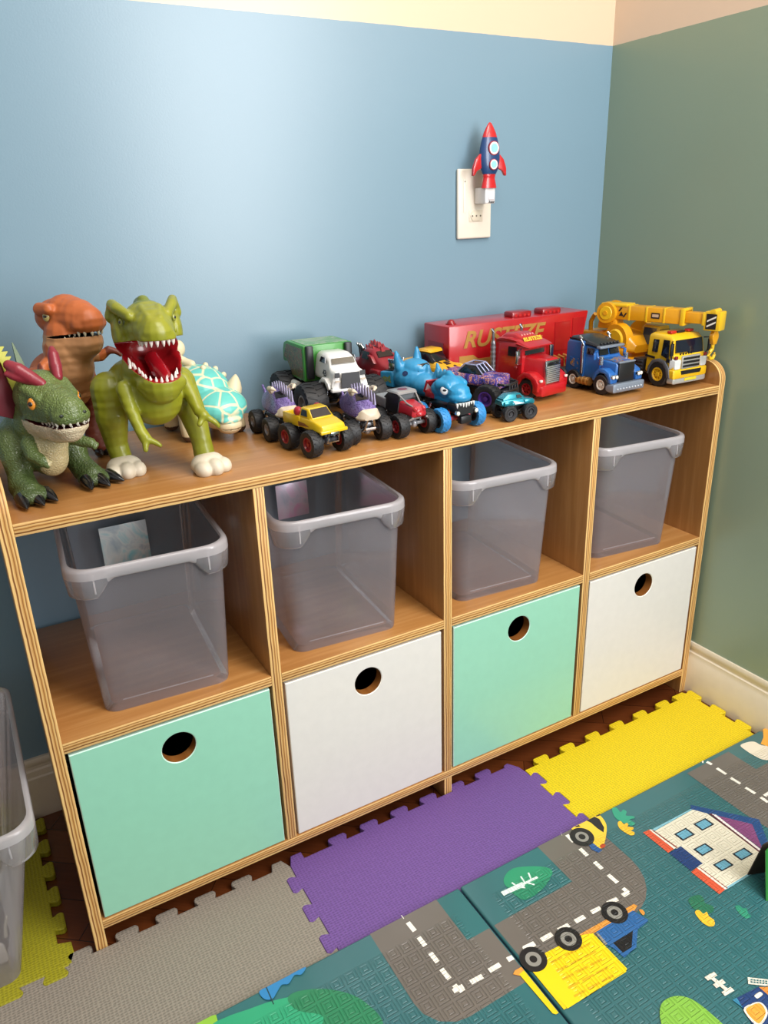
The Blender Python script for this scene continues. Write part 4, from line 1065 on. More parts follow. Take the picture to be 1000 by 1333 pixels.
# ---- big monster truck, white cab and green hauler box
g = thing('monster_truck', 'largest toy monster truck with white cab and green box body', 'toy monster truck', (.499, -.112, ZT), radians(-3))
wheels(g, 35, 36, 50, (-57, 58), rub, P('#a79f93', .5), 16.5, 20)
chassis(g, 35, 50, (-57, 58), 50)
whp = P('#e3e1dc', .35, coat=.3)
loftbody('cab', g, [(-93, 29, 25, 60, 74, 5), (-91, 29, 25, 60, 88, 6), (-78, 27, 25, 62, 90, 6), (-72, 26, 24, 66, 94, 6), (-66, 26, 22, 68, 106, 8), (-50, 26, 23, 68, 110, 9), (-22, 26, 23, 68, 110, 9), (-17, 26, 22, 68, 106, 8)], whp, lambda mb: (mb.box((0, -93, 60.5), (62, 8, 5), whp, 1.6), [mb.prism([(-88, 62), (-84, 70), (-72, 76), (-60, 76), (-45, 66), (-34, 60), (-40, 58), (-56, 68), (-70, 70), (-82, 60)], s*28.5-4, s*28.5+4, 'x', whp, 1) for s in (-1, 1)]))
plate('grille', g, [[(-16, -97.5, 64), (16, -97.5, 64), (14, -96.6, 86), (-14, -96.6, 86)]], P('#26262a', .45), .9)
plate('windscreen', g, [[(-19, -73.0, 96), (19, -73.0, 96), (18, -68.6, 104), (-18, -68.6, 104)]], P('#4a4433', .15, coat=.5), .5)
plate('side_window', g, [[(-25.6, -62, 97), (-25.6, -40, 97), (-23.8, -43, 105), (-24.2, -60, 105)][::-1]], glassb, .5); plate('side_window', g, [[(25.6, -62, 97), (25.6, -40, 97), (23.8, -43, 105), (24.2, -60, 105)]], glassb, .5)
for s in (-1, 1):
    plate('headlight', g, [[(s*21-4, -95.6, 80), (s*21+4, -95.6, 80), (s*21+4, -95.2, 87), (s*21-4, -95.2, 87)]], blk, .5); plate('marker_lamp', g, [[(s*21-4, -96.2, 73), (s*21+4, -96.2, 73), (s*21+4, -96, 75.5), (s*21-4, -96, 75.5)]], P('#b7a58f', .3), .5)
text('43', 'number', g, .014, (-.0277, -.062, .082), (radians(90), 0, radians(-90)), blk, bold=.0003)
grn = P('#3c8a34', .38, coat=.2)
mb = MB(); mb.prism([(-14, 62), (-14, 118), (62, 118), (76, 114), (82, 104), (84, 84), (78, 82), (66, 84), (54, 78), (44, 62)], -42, 42, 'x', grn, 2.5); bx = mb.build('hauler_box', g)
pic = splatter('hauler_picture', [(0, '#4d4a30'), (.42, '#5d6b3a'), (.5, '#80502c'), (.56, '#3a3a28'), (.62, '#a08a5a')], 45, 3)
for s in (-1, 1):
    p = [(s*42.2, -8, 66), (s*42.2, 40, 66), (s*42.2, 62, 86), (s*42.2, 76, 92), (s*42.2, 62, 113), (s*42.2, -8, 113)]; plate('side_picture', bx, [p if s > 0 else p[::-1]], pic, .3)
plate('roof_picture', bx, [[(-36, -8, 118.2), (36, -8, 118.2), (36, 56, 118.2), (-36, 56, 118.2)]], splatter('roof_picture', [(0, '#4f8f3a'), (.48, '#7f9a68'), (.58, '#a39a80'), (.64, '#4f8f3a')], 22, 2), .3)
for s in (-1, 1):
    mb = MB(); mb.box((s*33, -17, 92), (12, 8, 52), blk, 2); mb.build('exhaust_stack', g)
    mb = MB(); mb.cyl((s*44, 12, 52), (s*44, 34, 52), 7, None, P('#d8d4cb', .4), 16); mb.build('fuel_tank', g)
mb = MB()
for s in (-1, 1): mb.tube([(s*10, -88, 56), (s*14, -74, 40), (s*24, -60, 36)], 2.2, chrome)
mb.build('front_link', g)

# ---- dark red dragon truck at the back
r = thing('monster_truck', 'dark red beast-headed monster truck with chrome pipes by the wall', 'toy monster truck', (.612, -.077, ZT), radians(4))
wheels(r, 24, 26, 33, (-24, 34)); chassis(r, 24, 33, (-24, 34), 40)
dred = P('#8e1a26', .4, coat=.3)
def spikes(mb):
    for y, z, h in ((-20, 89, 9), (-10, 95, 10), (0, 98, 9), (9, 97, 7)):
        for s in (-1, 0, 1): mb.loft([[(s*9-4, y-3, z-abs(s)*4), (s*9+4, y-3, z-abs(s)*4), (s*9+4, y+5, z-abs(s)*4), (s*9-4, y+5, z-abs(s)*4)], [(s*11-.3, y+5, z+h-abs(s)*5), (s*11+.3, y+5, z+h-abs(s)*5), (s*11+.3, y+6, z+h-abs(s)*5), (s*11-.3, y+6, z+h-abs(s)*5)]], dred)
    for s in (-1, 1): mb.prism([(-30, 72), (-20, 84), (-8, 86), (-14, 76)], s*20-5, s*20+5, 'x', dred, 1.5); mb.box((s*25, -34, 58), (9, 26, 13), dred, 3)
loftbody('body', r, [(-56, 13, 10, 50, 60, 4), (-53, 19, 15, 46, 68, 6), (-40, 23, 19, 46, 74, 8), (-26, 26, 20, 46, 84, 9), (-14, 26, 20, 46, 94, 9), (6, 26, 20, 46, 96, 9), (16, 26, 20, 46, 88, 8), (22, 27, 25, 46, 74, 6), (50, 26, 24, 48, 72, 6)], dred, spikes)
plate('windscreen', r, [[(-15, -30, 82), (15, -30, 82), (13, -20, 90), (-13, -20, 90)]], glassb, 1.2)
plate('side_window', r, [[(-25.5, -14, 78), (-25.5, 8, 78), (-22, 6, 90), (-22, -12, 90)][::-1]], glassb, .6)
plate('side_window', r, [[(25.5, -14, 78), (25.5, 8, 78), (22, 6, 90), (22, -12, 90)]], glassb, .6)
tc = cone_mesh('tooth', 11, 3.4, P('#d9d2c6', .35))
kids('tooth', tc, r, [((x, -52+abs(x)*.35, 49), (0, -.1, -1)) for x in (-18, -12, -6, 0, 6, 12, 18)]+[((s*25, y, 50), (s*.05, 0, -1)) for s in (-1, 1) for y in (-40, -30)])
mb = MB()
for s in (-1, 1):
    for k in range(3): mb.tube([(s*10, 22+6*k, 72), (s*12, 22+6*k, 92), (s*14, 27+6*k, 99)], 2.4, chrome, 8)
mb.build('exhaust_pipes', r)

# ---- yellow sports-bodied monster truck at the back
y = thing('monster_truck', 'yellow monster truck with black striped bonnet in front of red trailer end', 'toy monster truck', (.714, -.092, ZT), radians(16))
wheels(y, 23, 24, 30, (-34, 32)); chassis(y, 23, 30, (-34, 32), 34)
yel = P('#e0a920', .35, coat=.4)
loftbody('body', y, [(-56, 24, 22, 38, 48, 4), (-53, 27, 25, 36, 53, 6), (-38, 28, 24, 38, 60, 8), (-20, 28, 22, 38, 64, 8), (-8, 27, 20, 38, 66, 7), (20, 27, 21, 38, 66, 7), (46, 27, 24, 40, 64, 7), (54, 26, 23, 44, 60, 6)], yel, lambda mb: [mb.box((s*27, yy, 50), (9, 26, 16), yel, 5) for s in (-1, 1) for yy in (-36, 32)])
loftbody('cabin', y, [(-22, 21, 16, 62, 65, 1), (-8, 21, 18, 62, 79, 3), (14, 21, 18, 62, 80, 3), (26, 20, 15, 62, 66, 1.5)], glassb)
loftbody('roof', y, [(-12, 16, 15, 78, 80, .8), (-8, 20, 18, 79, 83, 1.6), (14, 20, 18, 79, 84, 1.8), (20, 17, 15, 77, 81, 1)], yel)
plate('bonnet_stripes', y, [[(s*9-3, -50, 54.6), (s*9+3, -50, 54.6), (s*11+2, -20, 65.2), (s*11-2, -20, 65.2)] for s in (-1, 1)]+[[(-6, -40, 59.4), (6, -40, 59.4), (4, -30, 62.6), (-4, -30, 62.6)]], blk, .5)
lamps(y, [(-17, -55, 47), (17, -55, 47)], 3.5)

# ---- blue rhinoceros truck
h = thing('monster_truck', 'blue rhino-headed monster truck with two ears and a nose horn', 'toy monster truck', (.618, -.172, ZT), radians(17))
wheels(h, 22, 24, 32, (-27, 18)); chassis(h, 22, 32, (-27, 18), 36)
rb = P('#2f8cba', .4, coat=.2)
sh = [('e', (0, -8, 66), (31, 34, 27)), ('e', (0, -36, 58), (27, 26, 20)), ('e', (0, -50, 52), (22, 16, 15)), ('e', (0, -14, 82), (23, 26, 14)), ('l', [((0, -54, 62), 9), ((0, -61, 72), 7.5), ((0, -62, 84), 4.5), ((0, -60, 92), 2)]), ('l', [((0, -42, 72), 7), ((0, -42, 82), 4), ((0, -41, 87), 2)]),
      ('l', [((-21, 0, 84), 9), ((-24, 2, 98), 6), ((-25, 4, 108), 2.5)]), ('l', [((21, 0, 84), 9), ((24, 2, 98), 6), ((25, 4, 108), 2.5)]),
      ('p', [(10, 50), (37, 52), (38, 74), (12, 76)], -27, 27, 'x')]
me, _ = skin(sh, 1.5, 3); me.materials.append(rb)
for v in me.vertices: v.co.z -= 7; v.co *= .001
me.polygons.foreach_set('use_smooth', [True]*len(me.polygons)); mk('body', me, h)
bvh = bvh_of(me)
def decal(name, root, bv, o, d, outline, m, off=.25, label=None):
    """thin painted patch lying on a curved body: outline in the plane across d"""
    o, d = Vector(o), Vector(d).normalized(); q = d.to_track_quat('Z', 'Y'); bm = bmesh.new(); rings = []
    N = len(outline); cen = Vector((sum(p[0] for p in outline)/N, sum(p[1] for p in outline)/N))
    for s in (.02, .5, 1):
        ring = []
        for p in outline:
            p = cen+(Vector(p)-cen)*s; w = o+q @ Vector((p.x, p.y, 0)); hit = bv.ray_cast(w, d)
            ring.append(bm.verts.new(((hit[0] if hit[0] else w+d*10)-d*off)*.001))
        rings.append(ring)
    for a, b in zip(rings, rings[1:]):
        for i in range(N): bm.faces.new((a[i], a[(i+1) % N], b[(i+1) % N], b[i]))
    bm.faces.new(rings[0]); me = bpy.data.meshes.new(name); bm.normal_update(); bm.to_mesh(me); bm.free(); me.materials.append(m)
    me.polygons.foreach_set('use_smooth', [True]*len(me.polygons)); return mk(name, me, root, label=label)
ovo = lambda a, b, n=14: [(a*cos(2*pi*k/n), b*sin(2*pi*k/n)) for k in range(n)]
decal('windscreen', h, bvh, (0, -64, 120), (0, .6, -.8), [(-15, -4.5), (15, -4.5), (13, 4.5), (-13, 4.5)], glassb, .6)
for s in (-1, 1):
    decal('nostril_patch', h, bvh, (s*13, -120, 46), (-s*.25, 1, 0), ovo(7, 6), P('#d9dcdc', .4), .5); decal('eye', h, bvh, (s*80, -30, 72), (-s, .25, -.05), ovo(5, 4), P('#142a52', .3), .5); decal('ear_inside', h, bvh, (s*24, -80, 91), (0, 1, 0), ovo(3, 6), P('#23719a', .5), .4)
decal('side_flame', h, bvh, (-90, 24, 56), (1, 0, 0), [(-10, -6), (-3, -3), (6, -6), (11, 0), (5, 5), (-2, 3), (-8, 7)], splatter('rhino_flame', [(0, '#5a8a44'), (.5, '#b0903c'), (.56, '#3c7a9a')], 200), .3)
plate('bed_floor', h, [[(-21, 16, 69.2), (21, 16, 69.2), (21, 34, 68.2), (-21, 34, 68.2)]], blk, .6)
mb = MB(); mb.box((0, 27, 73), (24, 14, 12), chrome, 2)
for s in (-1, 1):
    for k in range(3): mb.cyl((s*8, 22+5*k, 75), (s*12, 22+5*k, 85), 2, None, chrome, 8)
mb.build('engine', h)

# ---- purple and orange flame truck with black bumper bars
f = thing('monster_truck', 'purple and orange flame-painted racing truck with black tube bumper', 'toy monster truck', (.729, -.204, ZT), radians(26))
prim = P('#5b3a8e', .35, .3)
wheels(f, 23, 24, 31, (-38, 36), rub, prim, 12); chassis(f, 23, 31, (-38, 36), 33)
fl = splatter('flame_paint', [(0, '#2a2060'), (.40, '#3b2f86'), (.49, '#c4703f'), (.515, '#d9b8a2'), (.53, '#33297a'), (.60, '#6d5cb8'), (.64, '#c9c0dc'), (.66, '#30266e')], 32, 3)
loftbody('body', f, [(-52, 20, 19, 36, 46, 4), (-49, 24, 22, 36, 52, 6), (-30, 25, 22, 38, 57, 7), (-16, 25, 21, 38, 59, 6), (20, 25, 22, 40, 59, 6), (48, 24, 22, 44, 60, 5)], fl, lambda mb: [mb.box((s*24, yy, 48), (8, 24, 13), fl, 4) for s in (-1, 1) for yy in (-38, 34)])
loftbody('cabin', f, [(-20, 20, 17, 56, 59, 1), (-8, 20, 17, 56, 70, 2.5), (12, 20, 17, 56, 71, 2.5), (24, 19, 16, 56, 60, 1)], glassb)
mb = MB()
for s in (-1, 1): mb.tube([(s*19, -22, 58), (s*17, -9, 71.5), (s*17, 12, 72.5), (s*18, 26, 59)], 1.2, P('#9fa3c4', .3, .3), 6)
for yy, z in ((-9, 71.5), (12, 72.5)): mb.tube([(-17, yy, z), (17, yy, z)], 1.2, P('#9fa3c4', .3, .3), 6)
for x in (-6, 6): mb.tube([(x, -21, 59), (x, -9, 71.5)], 1, P('#9fa3c4', .3, .3), 6)
mb.build('roll_cage', f)
mb = MB()
for z, w in ((44, 20), (34, 22)): mb.tube([(-w, -50, z), (-w-1, -62, z), (-w+6, -68, z), (w-6, -68, z), (w+1, -62, z), (w, -50, z)], 2.0, blk, 8)
for x in (-14, -5, 5, 14): mb.tube([(x, -68, 44), (x, -68, 34), (x*.9, -56, 22)], 1.8, blk, 8)
mb.box((0, -52, 26), (34, 10, 14), blk, 2)
mb.build('bumper_bars', f)

# ---- blue dinosaur-headed truck with blue tyres
b = thing('monster_truck', 'blue reptile-headed monster truck with bright blue tyres and white teeth', 'toy monster truck', (.620, -.272, ZT), radians(3))
bt = P('#2a80bd', .5, bump=.1, bscale=300)
wheels(b, 18.5, 15, 33, (-35, 18), bt, P('#23262c', .5), 10, 16); 
redp2 = P('#b3202b', .35, coat=.3)
chassis(b, 18.5, 33, (-35, 18), 30, blk, redp2)
db = P('#1f86b4', .4, coat=.2)
sh = [('e', (0, -16, 60), (21, 24, 19)), ('e', (0, -34, 56), (18, 18, 13)), ('e', (0, 2, 55), (18, 22, 14)), ('l', [((-17, -12, 66), 9), ((-15, -28, 66), 6)]), ('l', [((17, -12, 66), 9), ((15, -28, 66), 6)]), ('l', [((0, 8, 72), 6), ((0, -12, 79), 6), ((0, -28, 70), 5)]),
      ('p', [(-46, 40), (-46, 47), (-10, 50), (20, 50), (20, 40)], -14, 14, 'x'), ('e', (0, -38, 50), (19, 17, 9))]
for k in range(5): sh.append(('l', [((0, 14-9*k, 72+[0, 3, 6, 6, 2][k]), 4.5), ((0, 18-9*k, 81+[0, 2, 3, 2, -1][k]), 1.8)]))
for s in (-1, 1):
    for k in range(3): sh.append(('l', [((s*(9+4*k), -10, 76-3*k), 2.6), ((s*(7+4*k), -40, 64-2*k), 1.8)]))
me, _ = skin(sh, 1.2, 2); bvh = bvh_of(me); me.materials.append(db)
for v in me.vertices: v.co *= .001
me.polygons.foreach_set('use_smooth', [True]*len(me.polygons)); mk('body', me, b)
for s in (-1, 1):
    mb = MB(); mb.ell((0, 0, 0), (7, 7, 3), P('#dfe3e4', .25, coat=.5), 16); e = mb.build('eye', b); point(e, (s*19, -27, 60), (s*.8, -.75, .15))
    mb = MB(); mb.ell((0, 0, 2), (2.2, 3.4, 1.6), blk, 12); mb.build('pupil', e)
loftbody('jaw', b, [(-54, 14, 14, 26, 42, 3), (-50, 17, 17, 26, 43, 4), (-30, 16, 17, 28, 43, 4)], blk)
tc = cone_mesh('tooth', 7.5, 2.2, P('#e6e6e2', .3))
kids('tooth', tc, b, [((x, -53.5+abs(x)*.12, 43.5), (0, -.05, -1)) for x in (-15, -10, -5, 0, 5, 10, 15)])
lamps(b, [(-17, -55, 30), (17, -55, 30)], 4)
plate('rear_panel', b, [[(-17, 30, 48), (17, 30, 48), (17, 22, 66), (-17, 22, 66)]], redp2, 1.5, 'red panel behind the head'); plate('panel_stripe', b, [[(-16, 27, 51), (-2, 27.5, 50), (-15, 22, 62)]], P('#e5e5e2', .35), .8)
mb = MB(); mb.box((0, 18, 46), (32, 24, 12), redp2, 3); mb.build('rear_deck', b)
mb = MB(); mb.cyl((-20, -35, 18.5), (20, -35, 18.5), 4, None, P('#b0404c', .35), 12); mb.box((0, -50, 18), (20, 10, 12), blk, 2); mb.build('front_axle', b)

# ---- small red and silver hot rod monster truck
s_ = thing('monster_truck', 'small monster truck with silver roof and red skull bonnet', 'toy monster truck', (.547, -.268, ZT), radians(4))
redrim = P('#8f1a22', .4, coat=.2)
wheels(s_, 18, 17, 25, (-29, 28), rub, redrim, 9, 16); chassis(s_, 18, 25, (-29, 28), 28, P('#9ea1a6', .35, .6))
silver = P('#a9a8a8', .35, .5); redc = P('#b01f2a', .35, coat=.4)
loftbody('bonnet', s_, [(-46, 9, 8, 32, 42, 3), (-43, 13, 11, 30, 46, 4), (-30, 14, 12, 32, 48, 4), (-14, 16, 14, 32, 50, 3)], redc, lambda mb: [mb.ell((s*7, -43, 42), (4.2, 5, 4.6), redc, 10) for s in (-1, 1)]+[mb.ell((0, -46, 35), (7, 4, 4), redc, 10)], 'red skull-shaped bonnet')
loftbody('cab', s_, [(-14, 18, 15, 32, 52, 2), (-11, 18, 15, 32, 60, 2), (14, 18, 15, 32, 60, 2), (30, 17, 15, 34, 48, 2), (34, 17, 15, 36, 46, 2)], blk)
loftbody('roof', s_, [(-15, 17, 16, 59.5, 62, 1), (-12, 18, 17, 60, 64, 1.6), (12, 18, 17, 60, 64, 1.6), (16, 17, 16, 59.5, 62, 1)], silver, None, 'silver roof')
plate('roof_emblem', s_, [[(-6, -7, 64.3), (0, -9, 64.3), (6, -7, 64.3), (8, 0, 64.3), (3, 5, 64.3), (-3, 5, 64.3), (-8, 0, 64.3)]], P('#74303c', .4), .25)
plate('windscreen', s_, [[(-14, -15.2, 52.5), (14, -15.2, 52.5), (13, -13.2, 59), (-13, -13.2, 59)]], P('#4b4f55', .15, coat=.5), .4)
loftbody('bed', s_, [(18, 18, 18, 34, 50, 2), (44, 17, 17, 36, 52, 2)], silver)
mb = MB()
for s in (-1, 1): mb.tube([(s*15, -14, 60), (s*11, -30, 49), (s*9, -40, 46)], 1.2, silver, 6); mb.tube([(s*12, -46, 30), (s*20, -38, 24)], 1.6, silver, 6)
mb.build('frame_bars', s_)

# ---- two small purple shark-finned trucks
pur = splatter('purple_glitter', [(0, '#4a3a70'), (.45, '#6a5896'), (.52, '#8878b0'), (.6, '#54427e')], 500, 0, .3)
def shark(label, loc, rz):
    p = thing('monster_truck', label, 'toy monster truck', loc, rz, 'purple finned monster trucks')
    wheels(p, 18, 17, 25, (-29, 28), rub, P('#98959a', .35, .5), 8, 16); chassis(p, 18, 25, (-29, 28), 28, P('#8b8d92', .35, .6))
    bei = P('#cdbda6', .4)
    loftbody('body', p, [(-43, 8, 7, 38, 46, 3), (-38, 16, 12, 36, 52, 5), (-26, 20, 15, 36, 60, 6), (-12, 21, 14, 36, 70, 7), (6, 20, 13, 36, 72, 7), (20, 18, 12, 38, 64, 6), (36, 12, 8, 44, 56, 4), (46, 5, 4, 50, 56, 2)], pur)
    loftbody('snout', p, [(-47.5, 4, 3, 39, 42, 1), (-46.5, 11, 8, 36, 45, 3), (-39.5, 17.5, 14, 35, 50.5, 4), (-33, 19, 16, 35, 46, 4)], bei, None, 'beige snout')
    plate('windscreen', p, [[(-12.5, -25.5, 60.6), (12.5, -25.5, 60.6), (10.5, -16.5, 68), (-10.5, -16.5, 68)]], glassb, 1.1)
    mb = MB()
    for k in range(9):
        a = radians(205-17*k); c = Vector((0, 8, 60)); o = Vector((0, 26*cos(a), 18*sin(a)+3)) if False else Vector((0, 30-9*k, 16+7*sin(pi*k/8)))
        q = c+Vector((0, o.y-22, o.z-8)); mb.loft([[(-1.2, q.y-3.4, q.z-8), (1.2, q.y-3.4, q.z-8), (1.2, q.y+3.4, q.z-8), (-1.2, q.y+3.4, q.z-8)], [(-.5, q.y-1, q.z+8), (.5, q.y-1, q.z+8), (.5, q.y+2, q.z+8), (-.5, q.y+2, q.z+8)]], P('#8d84a6', .4))
    mb.build('fin_crest', p)
    for s in (-1, 1):
        mb = MB(); mb.tube([(s*13, -12, 69), (s*18, -17, 75), (s*17, -26, 76), (s*13, -30, 73)], [4, 3.6, 3, 1], bei, 10); mb.build('horn', p, label='beige horn')
    mb = MB(); mb.prism([(40, 50), (58, 66), (62, 64), (56, 54), (62, 46), (46, 47)], -1.5, 1.5, 'x', pur, .5); mb.build('tail_fin', p)
    mb = MB()
    for s in (-1, 1): mb.tube([(s*5, -42, 36), (s*8, -40, 22), (s*14, -34, 18)], 1.8, chrome, 6)
    mb.tube([(-8, -41, 22), (8, -41, 22)], 1.8, chrome, 6); mb.build('front_link', p)
    return p
shark('purple finned monster truck with beige snout, between yellow pickup and silver-roofed truck', (.477, -.259, ZT), radians(-2))
shark('purple finned monster truck half hidden behind the small yellow pickup', (.389, -.172, ZT), radians(0))

# ---- small yellow pickup monster truck
k = thing('monster_truck', 'small yellow pickup monster truck with red wheel rims at shelf front edge', 'toy monster truck', (.399, -.278, ZT), radians(9))
wheels(k, 19, 17, 25, (-29, 28), rub, redrim, 9.5, 16); chassis(k, 19, 25, (-29, 28), 29, P('#55575c', .35, .4))
yl = P('#dcb711', .35, coat=.4)
loftbody('body', k, [(-47, 19, 18, 35, 42, 2), (-45, 21, 19, 34, 45, 3), (-28, 22, 20, 35, 49, 3.5), (-16, 22, 20, 35, 50, 3), (6, 22, 20, 36, 50, 3)], yl, lambda mb: (mb.box((0, -47, 36), (44, 5, 5), yl, 1.5), mb.box((-20, 26, 43), (3, 42, 15), yl, 1), mb.box((20, 26, 43), (3, 42, 15), yl, 1), mb.box((0, 46, 43), (43, 3, 15), yl, 1), mb.box((0, 26, 37), (40, 42, 3), blk, .5)))
loftbody('cab', k, [(-21, 19, 16, 48, 50, .8), (-11, 19, 16, 48, 62, 2.5), (4, 19, 16, 48, 63, 2.5), (8, 19, 16, 48, 60, 2)], yl)
plate('windscreen', k, [[(-15, -20.6, 51.3), (15, -20.6, 51.3), (13.5, -12, 61), (-13.5, -12, 61)]], glassb, .6)
plate('side_window', k, [[(-18.9, -12, 52), (-18.9, 3, 52), (-16.6, 3, 60), (-16.6, -8, 60)][::-1]], glassb, .5)
plate('side_window', k, [[(18.9, -12, 52), (18.9, 3, 52), (16.6, 3, 60), (16.6, -8, 60)]], glassb, .5)
for s in (-1, 1):
    mb = MB(); mb.ell((s*16, 14, 55), (6, 8, 7), P('#a32330', .4), 12); mb.build('fuel_drum', k)
for s in (-1, 1): plate('side_stripe', k, [[(s*22.1, -20, 40), (s*22.1, 6, 38), (s*22.1, 6, 44), (s*22.1, -10, 43)] if s > 0 else [(s*22.1, -20, 40), (s*22.1, 6, 38), (s*22.1, 6, 44), (s*22.1, -10, 43)][::-1]], P('#7a4a20', .4), .3)
mb = MB(); mb.tube([(-9, -47, 33), (-9, -44, 20), (9, -44, 20), (9, -47, 33)], 1.3, chrome, 6); mb.box((0, -49, 33), (13, 2, 4), chrome, .6); mb.build('front_link', k)

# ---- tiny teal monster truck, side on
e = thing('monster_truck', 'tiny teal monster truck standing side on at front edge of shelf', 'toy monster truck', (.728, -.306, ZT), radians(84))
wheels(e, 12.5, 11, 16, (-18, 18), rub, P('#2c2c30', .5), 6.2, 14); chassis(e, 12.5, 16, (-18, 18), 20)
tl = P('#1f8a9c', .25, .5, coat=.5)
loftbody('body', e, [(-31, 10, 9, 22, 28, 2), (-29, 12, 10.5, 21, 30, 3), (-16, 12.5, 11, 22, 32, 3), (-10, 12.5, 11, 22, 33, 3), (22, 12.5, 11, 22, 33, 3), (28, 11, 10, 24, 31, 2)], tl, lambda mb: [mb.box((s*12, yy, 27), (4, 16, 8), tl, 2.5) for s in (-1, 1) for yy in (-18, 18)])
loftbody('cabin', e, [(-13, 10.5, 9, 31, 33, .8), (-6, 10.5, 8.5, 31, 40.5, 2), (16, 10.5, 8.5, 31, 41, 2), (25, 10, 9, 31, 34, 1)], tl)
for s in (-1, 1):
    p = [(s*10.2, -8, 34), (s*10.2, 2, 34), (s*9.2, 2, 39), (s*9.2, -4, 39)]; plate('side_window', e, [p if s > 0 else p[::-1]], glassb, .5)
    p = [(s*12.7, -12, 25), (s*12.7, 6, 25), (s*12.4, 10, 31), (s*12.4, -2, 28)]; plate('side_flash', e, [p if s > 0 else p[::-1]], P('#d6dde0', .3), .3)
lamps(e, [(-8, -31, 26), (8, -31, 26)], 2)
# ================================================================== BIG TRUCKS
def slab(a, b): return ((a[0]+b[0])/2, (a[1]+b[1])/2, (a[2]+b[2])/2), (abs(a[0]-b[0]), abs(a[1]-b[1]), abs(a[2]-b[2]))
def bx(mb, x, y, z, m, bev=1, **kw): mb.box(((x[0]+x[1])/2, (y[0]+y[1])/2, (z[0]+z[1])/2), (x[1]-x[0], y[1]-y[0], z[1]-z[0]), m, bev, **kw)
red = P('#b0161d', .32, coat=.5); redd = P('#8e1119', .35, coat=.4); gold = P('#b98a45', .4, .3)
def simple_wheel(root, R, W, pos, tm, rm, rimr, spokes=6, name='wheel'):
    mb = MB(); h = W/2
    mb.lathe([(rimr, -h*.8), (rimr+.8, -h), (R*.9, -h), (R, -h*.7), (R, h*.7), (R*.9, h), (rimr+.8, h), (rimr, h*.8)], 'x', tm, 36, cap=False)
    o = mb.build(name, root, Vector(pos)*.001)
    mb = MB()
    for s in (-1, 1):
        mb.lathe([(rimr+.3, s*h*.6), (rimr+.2, s*h*.95), (rimr*.84, s*h*.98), (rimr*.72, s*h*.6), (rimr*.4, s*h*.55), (rimr*.34, s*h*.95), (0, s*h*.98)], 'x', rm, 28, cap=False)
        for k in range(spokes):
            a = 2*pi*k/spokes; mb.box((0, 0, 0), (h*.3, rimr*.2, rimr*.42), rm, .3, M=Matrix.Rotation(a, 4, 'X') @ Matrix.Translation((s*h*.68, 0, rimr*.58)))
    mb.build('hub', o); return o

# ---- long red trailer along the wall
t = thing('toy_trailer', 'long red toy truck trailer with gold lettering standing along blue wall', 'toy trailer', (.907, -.066, ZT))
L0, L1, W0, W1, H0, H1 = -164, 162, -38, 44, 26, 118
mb = MB(); mb.prism([(L0, H0+4), (L0, H1), (L1, H1+1), (L1-14, H0+22), (L1-34, H0+16), (L1-60, H0)], W0, W1, 'y', red, 3); bd = mb.build('trailer_body', t)
for x in (-142, 10, 82):
    mb = MB()
    if x < 0: mb.ell((x, -12, H1), (8, 8, 9), redd, 14); mb.cyl((x, -12, H1-1), (x, -12, H1+2), 9.5, None, redd, 16)
    else:
        bx(mb, (x-23, x+23), (-24, 4), (H1-1, H1+11), redd, 4)
        for k in range(4): mb.cyl((x-15+10*k, -24.6, H1+4), (x-15+10*k, -22, H1+4), 3, None, red, 10)
    mb.build('roof_lamp', t)
plate('end_panel', t, [[(L0-.3, W1-16, 52), (L0-.3, W0+16, 52), (L0-.3, W0+16, 88), (L0-.3, W1-16, 88)]], redd, .8)
text('RUSTEZE', 'lettering', t, .040, (-.044, -.0387, .0905), (radians(90), 0, 0), gold, shear=.28, bold=.0011, sx=1.0, label='gold RUSTEZE lettering')
lt = [o for o in t.children if o.name.startswith('lettering')][0]; lt.scale = (.188/max(.001, lt.dimensions.x),)+(1, 1)
plate('gold_flash', t, [[(-142, W0-.4, 34), (-70, W0-.4, 36), (-20, W0-.4, 40), (-20, W0-.4, 56), (-100, W0-.4, 56), (-112, W0-.4, 64), (-142, W0-.4, 64)]], gold, .4)
plate('door_panel', t, [[(78, W0-.3, 50), (116, W0-.3, 50), (116, W0-.3, 104), (78, W0-.3, 104)], [(122, W0-.3, 60), (148, W0-.3, 60), (152, W0-.3, 108), (122, W0-.3, 108)]], P('#a0141b', .3, coat=.5), .7)
mb = MB(); bx(mb, (44, 112), (-66, -39), (14, 40), red, 5); 
fd = mb.build('wheel_guard', t)
mb = MB()
for k in range(5): mb.tube([(56+12*k, -68, 26), (56+12*k, -66, 41), (56+12*k, -50, 43.5)], 2.4, gold, 8)
mb.build('gold_pipe', fd, label='gold pipe bars')
for x in (-128, -92): 
    for yy in (W0+10, W1-10): simple_wheel(t, 17, 15, (x, yy, 17), rub, greym, 9).rotation_euler = (0, 0, radians(90))
for yy in (-54, 30): simple_wheel(t, 14, 13, (78, yy, 14), rub, greym, 8).rotation_euler = (0, 0, radians(90))

